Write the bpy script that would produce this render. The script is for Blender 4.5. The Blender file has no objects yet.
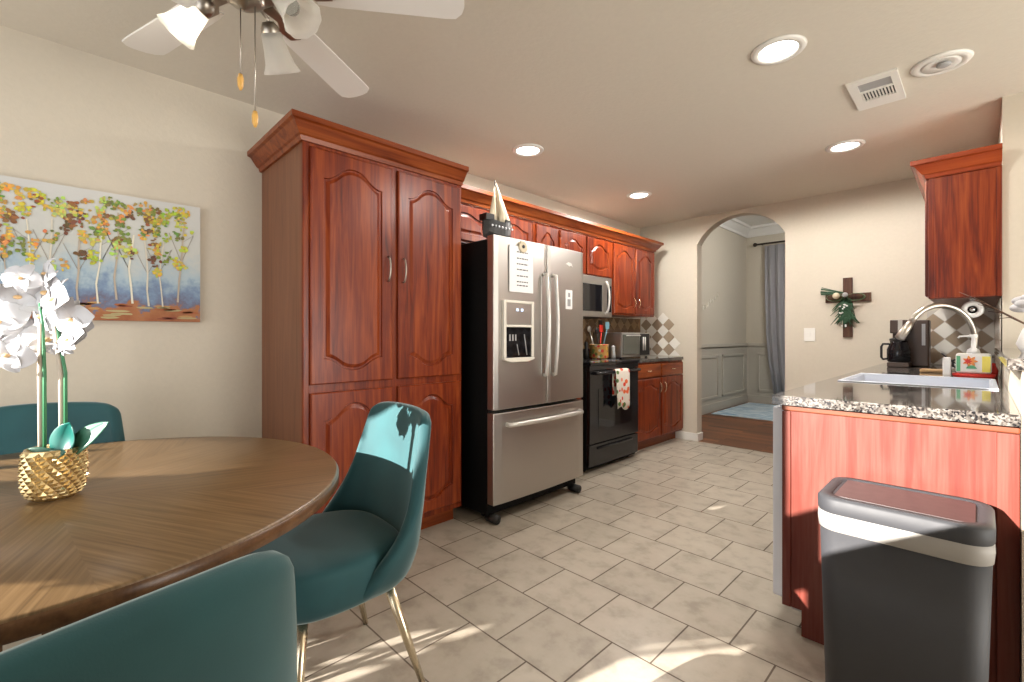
import bpy, bmesh, math, random
from mathutils import Vector, Matrix
random.seed(7)
C = bpy.context.scene.collection
SC = bpy.context.scene
PI = math.pi
# ------------------------------------------------------------------ camera, sky, sun, fill lamps, exposure
F, YAW, HOR, CAMZ = 462.0, .7918, 336.0, 1.15
cd = bpy.data.cameras.new('camera'); cam = bpy.data.objects.new('camera', cd); C.objects.link(cam)
cam.location = (0, 0, CAMZ); cam.rotation_euler = (PI/2, 0, YAW)
cd.sensor_fit = 'HORIZONTAL'; cd.sensor_width = 36; cd.lens = F/1024*36; cd.shift_y = (HOR-341)/1024; cd.clip_start = .02
SC.camera = cam
vs = SC.view_settings; vs.view_transform = 'Standard'; vs.look = 'None'; vs.gamma = 1; vs.use_curve_mapping = False
vs.exposure = 0.33
w = bpy.data.worlds.new('sky'); SC.world = w; w.use_nodes = True
w.node_tree.nodes['Background'].inputs[0].default_value = (.75, .87, 1, 1); w.node_tree.nodes['Background'].inputs[1].default_value = 1.6
def light(kind, name, loc, energy, col=(1, 1, 1), rot=(0, 0, 0), **k):
    l = bpy.data.lights.new(name, kind); l.energy = energy; l.color = col
    for a, b in k.items(): setattr(l, a, b)
    o = bpy.data.objects.new(name, l); C.objects.link(o); o.location = loc; o.rotation_euler = rot
    return o
TAN, SUNX, SUNY = .2975, .225, .974              # low sun coming in from behind the camera
sun = light('SUN', 'sun', (-1, -6, 4), 19, (1, .94, .87), angle=.005)
sun.rotation_euler = Vector((SUNX, SUNY, -TAN)).to_track_quat('-Z', 'Y').to_euler()
d = Vector((-.8, .6, .22)).to_track_quat('-Z', 'Y').to_euler()
light('AREA', 'nook_fill', (-1.35, -1.90, 1.0), 30, (.97, .98, 1), d, shape='RECTANGLE', size=2.8, size_y=1.6)  # added fill lamp behind the camera, lifts the ambient light
d = Vector((-.95, .2, .28)).to_track_quat('-Z', 'Y').to_euler()
light('AREA', 'living_room_fill', (3.3, 2.2, 1.0), 125, (1, .98, .94), d, shape='RECTANGLE', size=2.8, size_y=1.8)  # added fill lamp in the unseen living room, no window modelled
light('AREA', 'dining_room_fill', (-1.2, 6.6, 2.6), 22, (1, .97, .93), Vector((-.8, .5, -.8)).to_track_quat('-Z', 'Y').to_euler(), shape='RECTANGLE', size=1.2, size_y=1.0)  # added fill in mid-room to brighten the far end

# ------------------------------------------------------------------ materials
def nm(name):
    m = bpy.data.materials.new(name); m.use_nodes = True
    return m, m.node_tree.nodes, m.node_tree.links, m.node_tree.nodes['Principled BSDF']
def P(name, col, rough=.5, metal=0, **k):
    m, n, l, b = nm(name)
    b.inputs['Base Color'].default_value = (*col, 1); b.inputs['Roughness'].default_value = rough; b.inputs['Metallic'].default_value = metal
    for a, v in k.items(): b.inputs[a.replace('_', ' ')].default_value = v
    # faint procedural unevenness on every surface
    t = n.new('ShaderNodeTexCoord'); z = n.new('ShaderNodeTexNoise'); z.inputs['Scale'].default_value = 35
    l.new(t.outputs['Object'], z.inputs['Vector'])
    r = n.new('ShaderNodeMapRange'); r.inputs[3].default_value = max(0, rough-.04); r.inputs[4].default_value = min(1, rough+.04)
    l.new(z.outputs[0], r.inputs[0]); l.new(r.outputs[0], b.inputs['Roughness'])
    return m
def ramp(n, stops):
    r = n.new('ShaderNodeValToRGB'); e = r.color_ramp.elements
    while len(e) < len(stops): e.new(.5)
    for q, (p, c) in zip(e, stops): q.position = p; q.color = (*c, 1)
    return r
def bump(n, l, b, src, s, dist=.002):
    u = n.new('ShaderNodeBump'); u.inputs['Strength'].default_value = s; u.inputs['Distance'].default_value = dist
    l.new(src, u.inputs['Height']); l.new(u.outputs[0], b.inputs['Normal'])
def wall_mat(name, col, bs=.25):
    m, n, l, b = nm(name); b.inputs['Roughness'].default_value = .75
    t = n.new('ShaderNodeTexCoord'); z = n.new('ShaderNodeTexNoise'); z.inputs['Scale'].default_value = 55; z.inputs['Detail'].default_value = 4
    l.new(t.outputs['Object'], z.inputs['Vector'])
    r = ramp(n, [(.3, tuple(c*.97 for c in col)), (.7, col)]); l.new(z.outputs[0], r.inputs[0]); l.new(r.outputs[0], b.inputs['Base Color'])
    bump(n, l, b, z.outputs[0], bs, .004)
    return m
def wood(name, c1, c2, c3, axis='Z', rough=.36, scale=1.0, coat=.12):
    m, n, l, b = nm(name); b.inputs['Roughness'].default_value = rough; b.inputs['Coat Weight'].default_value = coat; b.inputs['Coat Roughness'].default_value = .25; b.inputs['Specular IOR Level'].default_value = .28
    t = n.new('ShaderNodeTexCoord'); mp = n.new('ShaderNodeMapping'); l.new(t.outputs['Object'], mp.inputs[0])
    s = [14*scale]*3; s['XYZ'.index(axis)] = 1.1*scale; mp.inputs['Scale'].default_value = s
    a = n.new('ShaderNodeTexNoise'); a.inputs['Scale'].default_value = 1.2; a.inputs['Detail'].default_value = 5; a.inputs['Distortion'].default_value = 1.2
    l.new(mp.outputs[0], a.inputs['Vector'])
    mp2 = n.new('ShaderNodeMapping'); l.new(t.outputs['Object'], mp2.inputs[0]); s2 = [160*scale]*3; s2['XYZ'.index(axis)] = 5*scale; mp2.inputs['Scale'].default_value = s2
    f = n.new('ShaderNodeTexNoise'); f.inputs['Scale'].default_value = 1; f.inputs['Detail'].default_value = 3; l.new(mp2.outputs[0], f.inputs['Vector'])
    mx = n.new('ShaderNodeMath'); mx.operation = 'MULTIPLY_ADD'; mx.inputs[1].default_value = .35; l.new(f.outputs[0], mx.inputs[0]); l.new(a.outputs[0], mx.inputs[2])
    r = ramp(n, [(.42, c1), (.62, c2), (.88, c3)]); l.new(mx.outputs[0], r.inputs[0]); l.new(r.outputs[0], b.inputs['Base Color'])
    bump(n, l, b, f.outputs[0], .15, .001)
    return m
M = {}
M['wall'] = wall_mat('beige_wall_paint', (.60, .54, .44)); M['ceil'] = wall_mat('beige_ceiling_paint', (.67, .62, .53), .35)
M['trim'] = P('white_trim_paint', (.78, .76, .71), .4)
M['wains'] = P('grey_white_wainscot_paint', (.50, .46, .385), .5)
M['cherry'] = wood('cherry_wood', (.055, .0055, .0015), (.155, .019, .003), (.27, .050, .008), 'Z', .34, 1.35)
M['cherryY'] = wood('cherry_wood_along_y', (.09, .014, .003), (.20, .038, .007), (.30, .075, .016), 'Y')
M['cherryX'] = wood('cherry_wood_along_x', (.11, .014, .003), (.24, .034, .006), (.33, .062, .012), 'X')
M['side'] = wood('brown_side_panel', (.14, .048, .020), (.20, .072, .032), (.24, .095, .045), 'Z', .35)
M['island'] = wood('reddish_cherry_panel', (.09, .008, .004), (.125, .019, .010), (.165, .046, .032), 'Z', .5, .9, .05)  # cherry tone of the end panel, tuned apart from the cabinets
M['island_trim'] = wood('orange_cherry_trim', (.12, .026, .010), (.15, .038, .015), (.18, .052, .02), 'X', .4)
M['steel'] = None
def brushed(name, col, rough=.3, axis='Z'):
    m, n, l, b = nm(name); b.inputs['Metallic'].default_value = 1; b.inputs['Base Color'].default_value = (*col, 1)
    t = n.new('ShaderNodeTexCoord'); mp = n.new('ShaderNodeMapping'); l.new(t.outputs['Object'], mp.inputs[0])
    s = [4, 4, 4]; s['XYZ'.index(axis)] = 400; mp.inputs['Scale'].default_value = s
    z = n.new('ShaderNodeTexNoise'); z.inputs['Scale'].default_value = 1; l.new(mp.outputs[0], z.inputs['Vector'])
    r = n.new('ShaderNodeMapRange'); r.inputs[3].default_value = rough-.06; r.inputs[4].default_value = rough+.08; l.new(z.outputs[0], r.inputs[0]); l.new(r.outputs[0], b.inputs['Roughness'])
    return m
M['steel'] = brushed('brushed_stainless_steel', (.50, .48, .45), .36)
M['steel_edge'] = P('pale_steel_edge', (.74, .72, .68), .35, .7)
M['chrome'] = P('polished_chrome', (.75, .73, .70), .12, 1)
M['nickel'] = P('brushed_nickel', (.40, .36, .31), .34, 1)
M['gold'] = P('champagne_gold_metal', (.80, .70, .52), .25, 1)
M['potgold'] = P('hammered_gold_glaze', (.72, .55, .28), .22, .85)
M['black'] = P('black_enamel', (.012, .012, .014), .16)
M['blackmat'] = P('black_plastic', (.012, .011, .010), .5)
M['blackside'] = P('black_textured_steel', (.004, .004, .004), .7, 0, Specular_IOR_Level=.2)
M['glassblk'] = P('black_oven_glass', (.006, .006, .008), .05)
M['brownplastic'] = P('dark_brown_plastic', (.050, .028, .018), .4)
M['grey'] = P('grey_plastic', (.35, .35, .35), .4)
M['white'] = P('white_plastic', (.80, .79, .77), .35)
M['cream'] = P('cream_plastic', (.75, .71, .62), .4)
M['paper'] = P('white_paper', (.82, .81, .80), .8)
M['ink'] = P('dark_ink', (.05, .05, .06), .8)
M['bladew'] = P('white_fan_blade', (.80, .77, .73), .45)
M['rod'] = P('dark_bronze_rod', (.05, .035, .025), .4, .6)
M['can'] = P('graphite_trash_can', (.035, .036, .041), .6, .0)
M['lid'] = P('maroon_black_lid', (.035, .018, .018), .35, .0)
M['bag'] = P('white_bin_liner', (.30, .285, .265), .55)
M['velvet'] = None
def velvet():
    m, n, l, b = nm('teal_velvet'); b.inputs['Roughness'].default_value = .75
    t = n.new('ShaderNodeTexCoord'); z = n.new('ShaderNodeTexNoise'); z.inputs['Scale'].default_value = 5; z.inputs['Detail'].default_value = 3; l.new(t.outputs['Object'], z.inputs['Vector'])
    r = ramp(n, [(.35, (.006, .052, .060)), (.7, (.010, .078, .088))]); l.new(z.outputs[0], r.inputs[0]); l.new(r.outputs[0], b.inputs['Base Color'])
    b.inputs['Sheen Weight'].default_value = .55; b.inputs['Sheen Roughness'].default_value = .42; b.inputs['Sheen Tint'].default_value = (.78, .9, .9, 1)
    g = n.new('ShaderNodeTexNoise'); g.inputs['Scale'].default_value = 500; l.new(t.outputs['Object'], g.inputs['Vector']); bump(n, l, b, g.outputs[0], .2, .0008)
    return m
M['velvet'] = velvet()
def granite():
    m, n, l, b = nm('speckled_granite'); b.inputs['Roughness'].default_value = .07; b.inputs['Coat Weight'].default_value = .5; b.inputs['Coat Roughness'].default_value = .04
    t = n.new('ShaderNodeTexCoord')
    v = n.new('ShaderNodeTexVoronoi'); v.inputs['Scale'].default_value = 170; l.new(t.outputs['Object'], v.inputs['Vector'])
    z = n.new('ShaderNodeTexNoise'); z.inputs['Scale'].default_value = 28; z.inputs['Detail'].default_value = 6; l.new(t.outputs['Object'], z.inputs['Vector'])
    s = n.new('ShaderNodeSeparateColor'); l.new(v.outputs['Color'], s.inputs[0])
    a = n.new('ShaderNodeMath'); a.operation = 'MULTIPLY_ADD'; a.inputs[1].default_value = .55; l.new(s.outputs[0], a.inputs[0]); l.new(z.outputs[0], a.inputs[2])
    r = ramp(n, [(.52, (.010, .010, .012)), (.66, (.045, .038, .034)), (.80, (.10, .088, .078)), (1.0, (.18, .165, .15))]); r.color_ramp.interpolation = 'LINEAR'
    l.new(a.outputs[0], r.inputs[0]); l.new(r.outputs[0], b.inputs['Base Color'])
    return m
M['granite'] = granite()
def tiles():
    m, n, l, b = nm('beige_floor_tiles')
    t = n.new('ShaderNodeTexCoord'); mp = n.new('ShaderNodeMapping'); l.new(t.outputs['Object'], mp.inputs[0])
    RH, BW = .3027, .3123
    mp.inputs['Location'].default_value = (1.907-BW/2+40*BW, -1.183+40*RH, 0)
    k = n.new('ShaderNodeTexBrick'); l.new(mp.outputs[0], k.inputs['Vector']); k.offset = .5; k.offset_frequency = 2
    k.inputs['Scale'].default_value = 1; k.inputs['Brick Width'].default_value = BW; k.inputs['Row Height'].default_value = RH
    k.inputs['Mortar Size'].default_value = .0035; k.inputs['Mortar Smooth'].default_value = .2; k.inputs['Bias'].default_value = 0
    k.inputs['Color1'].default_value = (.44, .39, .32, 1); k.inputs['Color2'].default_value = (.39, .345, .28, 1); k.inputs['Mortar'].default_value = (.13, .10, .075, 1)
    z = n.new('ShaderNodeTexNoise'); z.inputs['Scale'].default_value = 9; z.inputs['Detail'].default_value = 7; z.inputs['Roughness'].default_value = .6; l.new(t.outputs['Object'], z.inputs['Vector'])
    r = ramp(n, [(.32, (.74, .72, .69)), (.5, (1, .99, .97)), (.72, (1.1, 1.1, 1.1))]); l.new(z.outputs[0], r.inputs[0])
    x = n.new('ShaderNodeMix'); x.data_type = 'RGBA'; x.blend_type = 'MULTIPLY'; x.inputs[0].default_value = 1
    l.new(k.outputs['Color'], x.inputs[6]); l.new(r.outputs[0], x.inputs[7]); l.new(x.outputs[2], b.inputs['Base Color'])
    q = n.new('ShaderNodeMapRange'); q.inputs[3].default_value = .33; q.inputs[4].default_value = .8; l.new(k.outputs['Fac'], q.inputs[0]); l.new(q.outputs[0], b.inputs['Roughness'])
    iv = n.new('ShaderNodeMath'); iv.operation = 'SUBTRACT'; iv.inputs[0].default_value = 1; l.new(k.outputs['Fac'], iv.inputs[1]); bump(n, l, b, iv.outputs[0], .5, .002)
    return m
M['tiles'] = tiles()
def planks():
    m, n, l, b = nm('dark_hardwood_planks'); b.inputs['Roughness'].default_value = .38
    t = n.new('ShaderNodeTexCoord'); mp = n.new('ShaderNodeMapping'); l.new(t.outputs['Object'], mp.inputs[0]); mp.inputs['Location'].default_value = (20, 20, 0)
    k = n.new('ShaderNodeTexBrick'); l.new(mp.outputs[0], k.inputs['Vector']); k.inputs['Scale'].default_value = 1; k.inputs['Brick Width'].default_value = .9; k.inputs['Row Height'].default_value = .09
    k.inputs['Mortar Size'].default_value = .0015; k.inputs['Color1'].default_value = (.27, .095, .032, 1); k.inputs['Color2'].default_value = (.085, .028, .010, 1); k.inputs['Mortar'].default_value = (.02, .01, .005, 1)
    l.new(k.outputs['Color'], b.inputs['Base Color']); return m
M['planks'] = planks()
def table_mat():
    # veneer laid as a sunburst of wedges round the table centre
    m, n, l, b = nm('sunburst_oak_veneer'); b.inputs['Roughness'].default_value = .34; b.inputs['Coat Weight'].default_value = .12; b.inputs['Coat Roughness'].default_value = .2
    t = n.new('ShaderNodeTexCoord'); s = n.new('ShaderNodeSeparateXYZ'); l.new(t.outputs['Object'], s.inputs[0])
    a = n.new('ShaderNodeMath'); a.operation = 'ARCTAN2'; l.new(s.outputs[1], a.inputs[0]); l.new(s.outputs[0], a.inputs[1])
    q = n.new('ShaderNodeMath'); q.operation = 'MULTIPLY_ADD'; q.inputs[1].default_value = 8/(2*PI); q.inputs[2].default_value = 8-5/45; l.new(a.outputs[0], q.inputs[0])
    fl = n.new('ShaderNodeMath'); fl.operation = 'FLOOR'; l.new(q.outputs[0], fl.inputs[0])
    ang = n.new('ShaderNodeMath'); ang.operation = 'MULTIPLY_ADD'; ang.inputs[1].default_value = -2*PI/8; ang.inputs[2].default_value = 2*PI-math.radians(27.5); l.new(fl.outputs[0], ang.inputs[0])
    vr = n.new('ShaderNodeVectorRotate'); vr.rotation_type = 'Z_AXIS'; l.new(t.outputs['Object'], vr.inputs[0]); l.new(ang.outputs[0], vr.inputs['Angle'])
    mp = n.new('ShaderNodeMapping'); mp.inputs['Scale'].default_value = (4, 150, 1); l.new(vr.outputs[0], mp.inputs[0])
    z = n.new('ShaderNodeTexNoise'); z.inputs['Scale'].default_value = 1; z.inputs['Detail'].default_value = 4; l.new(mp.outputs[0], z.inputs['Vector'])
    wn = n.new('ShaderNodeTexWhiteNoise'); wn.noise_dimensions = '1D'; l.new(fl.outputs[0], wn.inputs['W'])
    ad = n.new('ShaderNodeMath'); ad.operation = 'MULTIPLY_ADD'; ad.inputs[1].default_value = .22; l.new(wn.outputs[0], ad.inputs[0]); l.new(z.outputs[0], ad.inputs[2])
    r = ramp(n, [(.35, (.095, .055, .022)), (.62, (.165, .098, .042)), (.9, (.23, .145, .07))]); l.new(ad.outputs[0], r.inputs[0]); l.new(r.outputs[0], b.inputs['Base Color'])
    return m
M['table'] = table_mat()
M['tablewood'] = wood('brown_table_wood', (.06, .028, .012), (.10, .047, .02), (.15, .075, .033), 'X', .3)
def attr_mat(name, rough=.6, mix=None):
    m, n, l, b = nm(name); b.inputs['Roughness'].default_value = rough
    a = n.new('ShaderNodeVertexColor'); a.layer_name = 'Col'; l.new(a.outputs[0], b.inputs['Base Color']); return m
def canvas_mat():
    m, n, l, b = nm('painted_canvas_background'); b.inputs['Roughness'].default_value = .6
    t = n.new('ShaderNodeTexCoord'); s = n.new('ShaderNodeSeparateXYZ'); l.new(t.outputs['Object'], s.inputs[0])
    z = n.new('ShaderNodeTexNoise'); z.inputs['Scale'].default_value = 13; z.inputs['Detail'].default_value = 8; z.inputs['Roughness'].default_value = .65; l.new(t.outputs['Object'], z.inputs['Vector'])
    h = n.new('ShaderNodeMath'); h.operation = 'MULTIPLY_ADD'; h.inputs[1].default_value = .34; l.new(z.outputs[0], h.inputs[0]); l.new(s.outputs[2], h.inputs[2])
    o = n.new('ShaderNodeMath'); o.operation = 'SUBTRACT'; o.inputs[1].default_value = 1.345; l.new(h.outputs[0], o.inputs[0])
    sc = n.new('ShaderNodeMath'); sc.operation = 'MULTIPLY'; sc.inputs[1].default_value = 1.6; l.new(o.outputs[0], sc.inputs[0])
    r = ramp(n, [(0, (.26, .07, .02)), (.17, (.36, .14, .05)), (.2, (.13, .13, .20)), (.3, (.17, .25, .38)), (.42, (.36, .46, .52)), (.62, (.52, .53, .49)), (1, (.56, .56, .54))])
    l.new(sc.outputs[0], r.inputs[0]); l.new(r.outputs[0], b.inputs['Base Color']); return m
M['canvas'] = canvas_mat(); M['paint'] = attr_mat('brush_dabs_of_paint')
def pattern(name, base, cols, scale, thr=.33):
    m, n, l, b = nm(name); b.inputs['Roughness'].default_value = .7
    t = n.new('ShaderNodeTexCoord'); v = n.new('ShaderNodeTexVoronoi'); v.inputs['Scale'].default_value = scale; l.new(t.outputs['Object'], v.inputs['Vector'])
    s = n.new('ShaderNodeSeparateColor'); l.new(v.outputs['Color'], s.inputs[0])
    r = ramp(n, cols); r.color_ramp.interpolation = 'CONSTANT'; l.new(s.outputs[0], r.inputs[0])
    g = n.new('ShaderNodeMath'); g.operation = 'LESS_THAN'; g.inputs[1].default_value = thr; l.new(v.outputs['Distance'], g.inputs[0])
    x = n.new('ShaderNodeMix'); x.data_type = 'RGBA'; x.inputs[6].default_value = (*base, 1); l.new(g.outputs[0], x.inputs[0]); l.new(r.outputs[0], x.inputs[7]); l.new(x.outputs[2], b.inputs['Base Color'])
    return m
M['towel'] = pattern('floral_tea_towel', (.72, .66, .58), [(0, (.62, .03, .01)), (.35, (.75, .12, .03)), (.6, (.08, .16, .04)), (.8, (.72, .66, .58))], 22, .42)
M['crock'] = pattern('floral_crock_glaze', (.62, .35, .10), [(0, (.65, .04, .03)), (.3, (.75, .45, .05)), (.55, (.70, .62, .50)), (.8, (.15, .2, .05))], 28, .45)
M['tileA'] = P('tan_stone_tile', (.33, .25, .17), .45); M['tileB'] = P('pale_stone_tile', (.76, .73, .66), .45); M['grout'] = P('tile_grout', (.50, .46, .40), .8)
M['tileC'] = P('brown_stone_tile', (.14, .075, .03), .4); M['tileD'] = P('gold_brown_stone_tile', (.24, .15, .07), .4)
M['curtain'] = P('grey_satin_curtain', (.33, .32, .33), .45, 0, Sheen_Weight=.3)
def rug():
    m, n, l, b = nm('pale_blue_rug_weave'); b.inputs['Roughness'].default_value = .9
    t = n.new('ShaderNodeTexCoord'); mp = n.new('ShaderNodeMapping'); mp.inputs['Scale'].default_value = (1.2, 6, 1); l.new(t.outputs['Object'], mp.inputs[0])
    z = n.new('ShaderNodeTexNoise'); z.inputs['Scale'].default_value = 2; z.inputs['Detail'].default_value = 5; l.new(mp.outputs[0], z.inputs['Vector'])
    r = ramp(n, [(.38, (.22, .40, .55)), (.5, (.70, .78, .82)), (.6, (.30, .44, .55)), (.72, (.66, .72, .74))]); l.new(z.outputs[0], r.inputs[0]); l.new(r.outputs[0], b.inputs['Base Color']); return m
M['rug'] = rug()
M['petal'] = P('white_petals', (.58, .575, .59), .6, 0, Subsurface_Weight=.25, Subsurface_Radius=(.01, .01, .01))
M['lip'] = P('yellow_pink_lip', (.75, .50, .25), .6)
M['leaf'] = P('teal_green_leaf', (.008, .11, .09), .3); M['leafpale'] = P('pale_green_leaf', (.05, .17, .11), .4)
M['stem'] = P('green_stem', (.05, .22, .10), .5); M['stake'] = P('pale_wooden_stake', (.50, .42, .33), .6)
M['pebble'] = P('dark_pebbles', (.12, .11, .14), .4)
M['pine'] = P('dark_green_needles', (.02, .07, .03), .6); M['darkwood'] = wood('weathered_dark_wood', (.03, .012, .008), (.07, .03, .018), (.12, .06, .03), 'Z', .6, 1, 0)
M['ribbon'] = P('green_ribbon', (.07, .13, .05), .5)
M['sail'] = P('cream_sailcloth', (.62, .53, .38), .7)
M['pull'] = P('honey_wood_pull', (.75, .42, .10), .35)
M['red'] = P('red_plastic', (.6, .03, .02), .35); M['yellow'] = P('yellow_label', (.80, .68, .12), .45); M['green'] = P('green_label', (.12, .42, .22), .45)
M['blue'] = P('pale_blue_plastic', (.25, .5, .62), .3); M['orange'] = P('orange_print', (.80, .30, .08), .5)
M['sinkw'] = P('pale_sink_enamel', (.66, .70, .78), .3)
M['dwhite'] = P('white_dishwasher_door', (.72, .76, .84), .3)
def shade_mat():
    m, n, l, b = nm('frosted_glass_shade'); b.inputs['Base Color'].default_value = (.9, .88, .84, 1); b.inputs['Roughness'].default_value = .35
    b.inputs['Transmission Weight'].default_value = .55; b.inputs['IOR'].default_value = 1.15
    t = n.new('ShaderNodeBsdfTranslucent'); t.inputs[0].default_value = (.9, .88, .82, 1); a = n.new('ShaderNodeMixShader'); a.inputs[0].default_value = .45
    l.new(b.outputs[0], a.inputs[1]); l.new(t.outputs[0], a.inputs[2]); l.new(a.outputs[0], n['Material Output'].inputs[0]); return m
M['shade'] = shade_mat()
M['clear'] = P('clear_glass', (.8, .85, .85), .05, 0, Transmission_Weight=.9, IOR=1.3)
def emit(name, col, s):
    m, n, l, b = nm(name); b.inputs['Emission Color'].default_value = (*col, 1); b.inputs['Emission Strength'].default_value = s; b.inputs['Base Color'].default_value = (*col, 1); return m
M['lamp'] = emit('lit_lamp_lens', (1, .97, .92), 9); M['bulb'] = emit('lit_bulb', (1, .93, .82), 14); M['led'] = emit('dispenser_display', (.6, .75, 1), .8)

# ------------------------------------------------------------------ mesh builder
class MB:
    def __init__(s): s.v = []; s.f = []; s.m = []; s.sm = []; s.c = []
    def add(s, vs, fs, mi=0, smooth=False, col=None):
        o = len(s.v); s.v += [tuple(q) for q in vs]
        for f in fs: s.f.append([o+i for i in f]); s.m.append(mi); s.sm.append(smooth); s.c.append(col or (1, 1, 1))
        return s
    def box(s, x0, x1, y0, y1, z0, z1, mi=0):
        v = [(x, y, z) for x in (x0, x1) for y in (y0, y1) for z in (z0, z1)]
        return s.add(v, [(0, 1, 3, 2), (4, 6, 7, 5), (0, 4, 5, 1), (2, 3, 7, 6), (0, 2, 6, 4), (1, 5, 7, 3)], mi)
    def tube(s, pts, r, n=10, mi=0, cap=True, flat=1.0):
        pts = [Vector(p) for p in pts]; rs = r if isinstance(r, (list, tuple)) else [r]*len(pts)
        rings = []; up = None
        for i, p in enumerate(pts):
            t = (pts[min(i+1, len(pts)-1)]-pts[max(i-1, 0)]).normalized()
            if up is None: up = Vector((0, 0, 1)) if abs(t.z) < .9 else Vector((1, 0, 0))
            a = (up-t*up.dot(t)).normalized(); b = t.cross(a); up = a
            rings.append([p+a*math.cos(2*PI*k/n)*rs[i]+b*math.sin(2*PI*k/n)*rs[i]*flat for k in range(n)])
        v = [q for ri in rings for q in ri]
        f = [(i*n+k, i*n+(k+1) % n, (i+1)*n+(k+1) % n, (i+1)*n+k) for i in range(len(pts)-1) for k in range(n)]
        if cap: f += [tuple(range(n))[::-1], tuple((len(pts)-1)*n+k for k in range(n))]
        return s.add(v, f, mi, True)
    def lathe(s, prof, c=(0, 0, 0), n=32, mi=0, mat=None, smooth=True):
        v = []; T = mat or Matrix.Translation(c)
        for (r, z) in prof: v += [T @ Vector((r*math.cos(2*PI*k/n), r*math.sin(2*PI*k/n), z)) for k in range(n)]
        f = [(i*n+k, i*n+(k+1) % n, (i+1)*n+(k+1) % n, (i+1)*n+k) for i in range(len(prof)-1) for k in range(n)]
        return s.add(v, f, mi, smooth)
    def ball(s, c, r, sc=(1, 1, 1), mi=0, n=12):
        pr = [(max(1e-4, math.sin(PI*i/8)), -math.cos(PI*i/8)) for i in range(9)]
        return s.lathe(pr, n=n, mi=mi, mat=Matrix.Translation(c) @ Matrix.Diagonal((r*sc[0], r*sc[1], r*sc[2], 1)))
    def prism(s, poly, fn, d0, d1, mi=0):
        n = len(poly); v = [fn(a, b, d0) for a, b in poly]+[fn(a, b, d1) for a, b in poly]
        return s.add(v, [tuple(range(n))[::-1], tuple(range(n, 2*n))]+[(i, (i+1) % n, n+(i+1) % n, n+i) for i in range(n)], mi)
    def build(s, name, mats, parent=None, bevel=0, sub=0, solid=0, kind=None, soff=-1):
        if not isinstance(mats, (list, tuple)): mats = [mats]
        off = origin(parent) if parent else Vector((0, 0, 0))
        if parent is None and s.v and kind is None:
            xs = [min(q[i] for q in s.v) for i in range(3)]; xe = [max(q[i] for q in s.v) for i in range(3)]
            off = Vector(((xs[0]+xe[0])/2, (xs[1]+xe[1])/2, xs[2]))
        me = bpy.data.meshes.new(name); me.from_pydata([Vector(q)-off for q in s.v], [], s.f)
        for m in mats: me.materials.append(m)
        for p, mi, sm in zip(me.polygons, s.m, s.sm): p.material_index = mi; p.use_smooth = sm
        if any(c != (1, 1, 1) for c in s.c):
            ca = me.color_attributes.new('Col', 'FLOAT_COLOR', 'CORNER')
            for p, c in zip(me.polygons, s.c):
                for li in p.loop_indices: ca.data[li].color = (*c, 1)
        bm = bmesh.new(); bm.from_mesh(me); bmesh.ops.recalc_face_normals(bm, faces=bm.faces); bm.to_mesh(me); bm.free()
        o = bpy.data.objects.new(name, me); C.objects.link(o)
        if parent: o.parent = parent; ORG[o.name] = off
        else: o.location = off; ORG[o.name] = off
        if solid: q = o.modifiers.new('thickness', 'SOLIDIFY'); q.thickness = solid; q.offset = soff
        if bevel: q = o.modifiers.new('bevel', 'BEVEL'); q.width = bevel; q.segments = 2; q.limit_method = 'ANGLE'
        if sub: q = o.modifiers.new('smooth', 'SUBSURF'); q.levels = sub; q.render_levels = sub
        if kind: o['kind'] = kind
        return o
ORG = {}
def origin(o): return ORG.get(o.name, Vector((0, 0, 0)))
def tag(o, label, cat, group=None):
    o['label'] = label; o['category'] = cat
    if group: o['group'] = group
    return o
def thing(name, label, cat, loc=(0, 0, 0), group=None):
    o = bpy.data.objects.new(name, None); C.objects.link(o); o.location = loc; ORG[o.name] = Vector(loc); o.empty_display_size = .05
    return tag(o, label, cat, group)
def copy_tree(o, parent=None):
    c = o.copy(); C.objects.link(c); c.parent = parent; ORG[c.name] = origin(o)
    for ch in [x for x in C.objects if x.parent == o]: copy_tree(ch, c)
    return c
def bx(*a): return MB().box(*a)

# ------------------------------------------------------------------ room shell
WX, WY, CZ = -2.865, 4.99, 2.445
RX = .085                                          # kitchen right wall
bx(-4.9, 4.2, -6.95, WY, -.06, 0).build('floor', M['tiles'], kind='structure')
bx(-3.0, 2.6, WY, 8.7, -.06, 0).build('floor_dining_room', M['planks'], kind='structure')
MB().prism([(-3.0, WY+.12), (-3.0, -2.5), (-4.9, -2.5), (-4.9, (-4.9*.8-.22)/.6), (.9, (.9*.8-.22)/.6), (.9, .90), (4.2, .90), (4.2, WY+.12)], lambda a, b, dd: (a, b, dd), CZ, CZ+.06).build('ceiling', M['ceil'], kind='structure')
bx(WX-.12, WX, -2.6, WY, 0, CZ).build('wall_left', M['wall'], kind='structure')
bx(-4.9, WX-.12, -2.6, -2.48, 0, CZ).build('wall_nook_return', M['wall'], kind='structure')
bx(-5.0, -4.9, -6.95, -2.48, 0, CZ).build('wall_nook_end', M['wall'], kind='structure')
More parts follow.
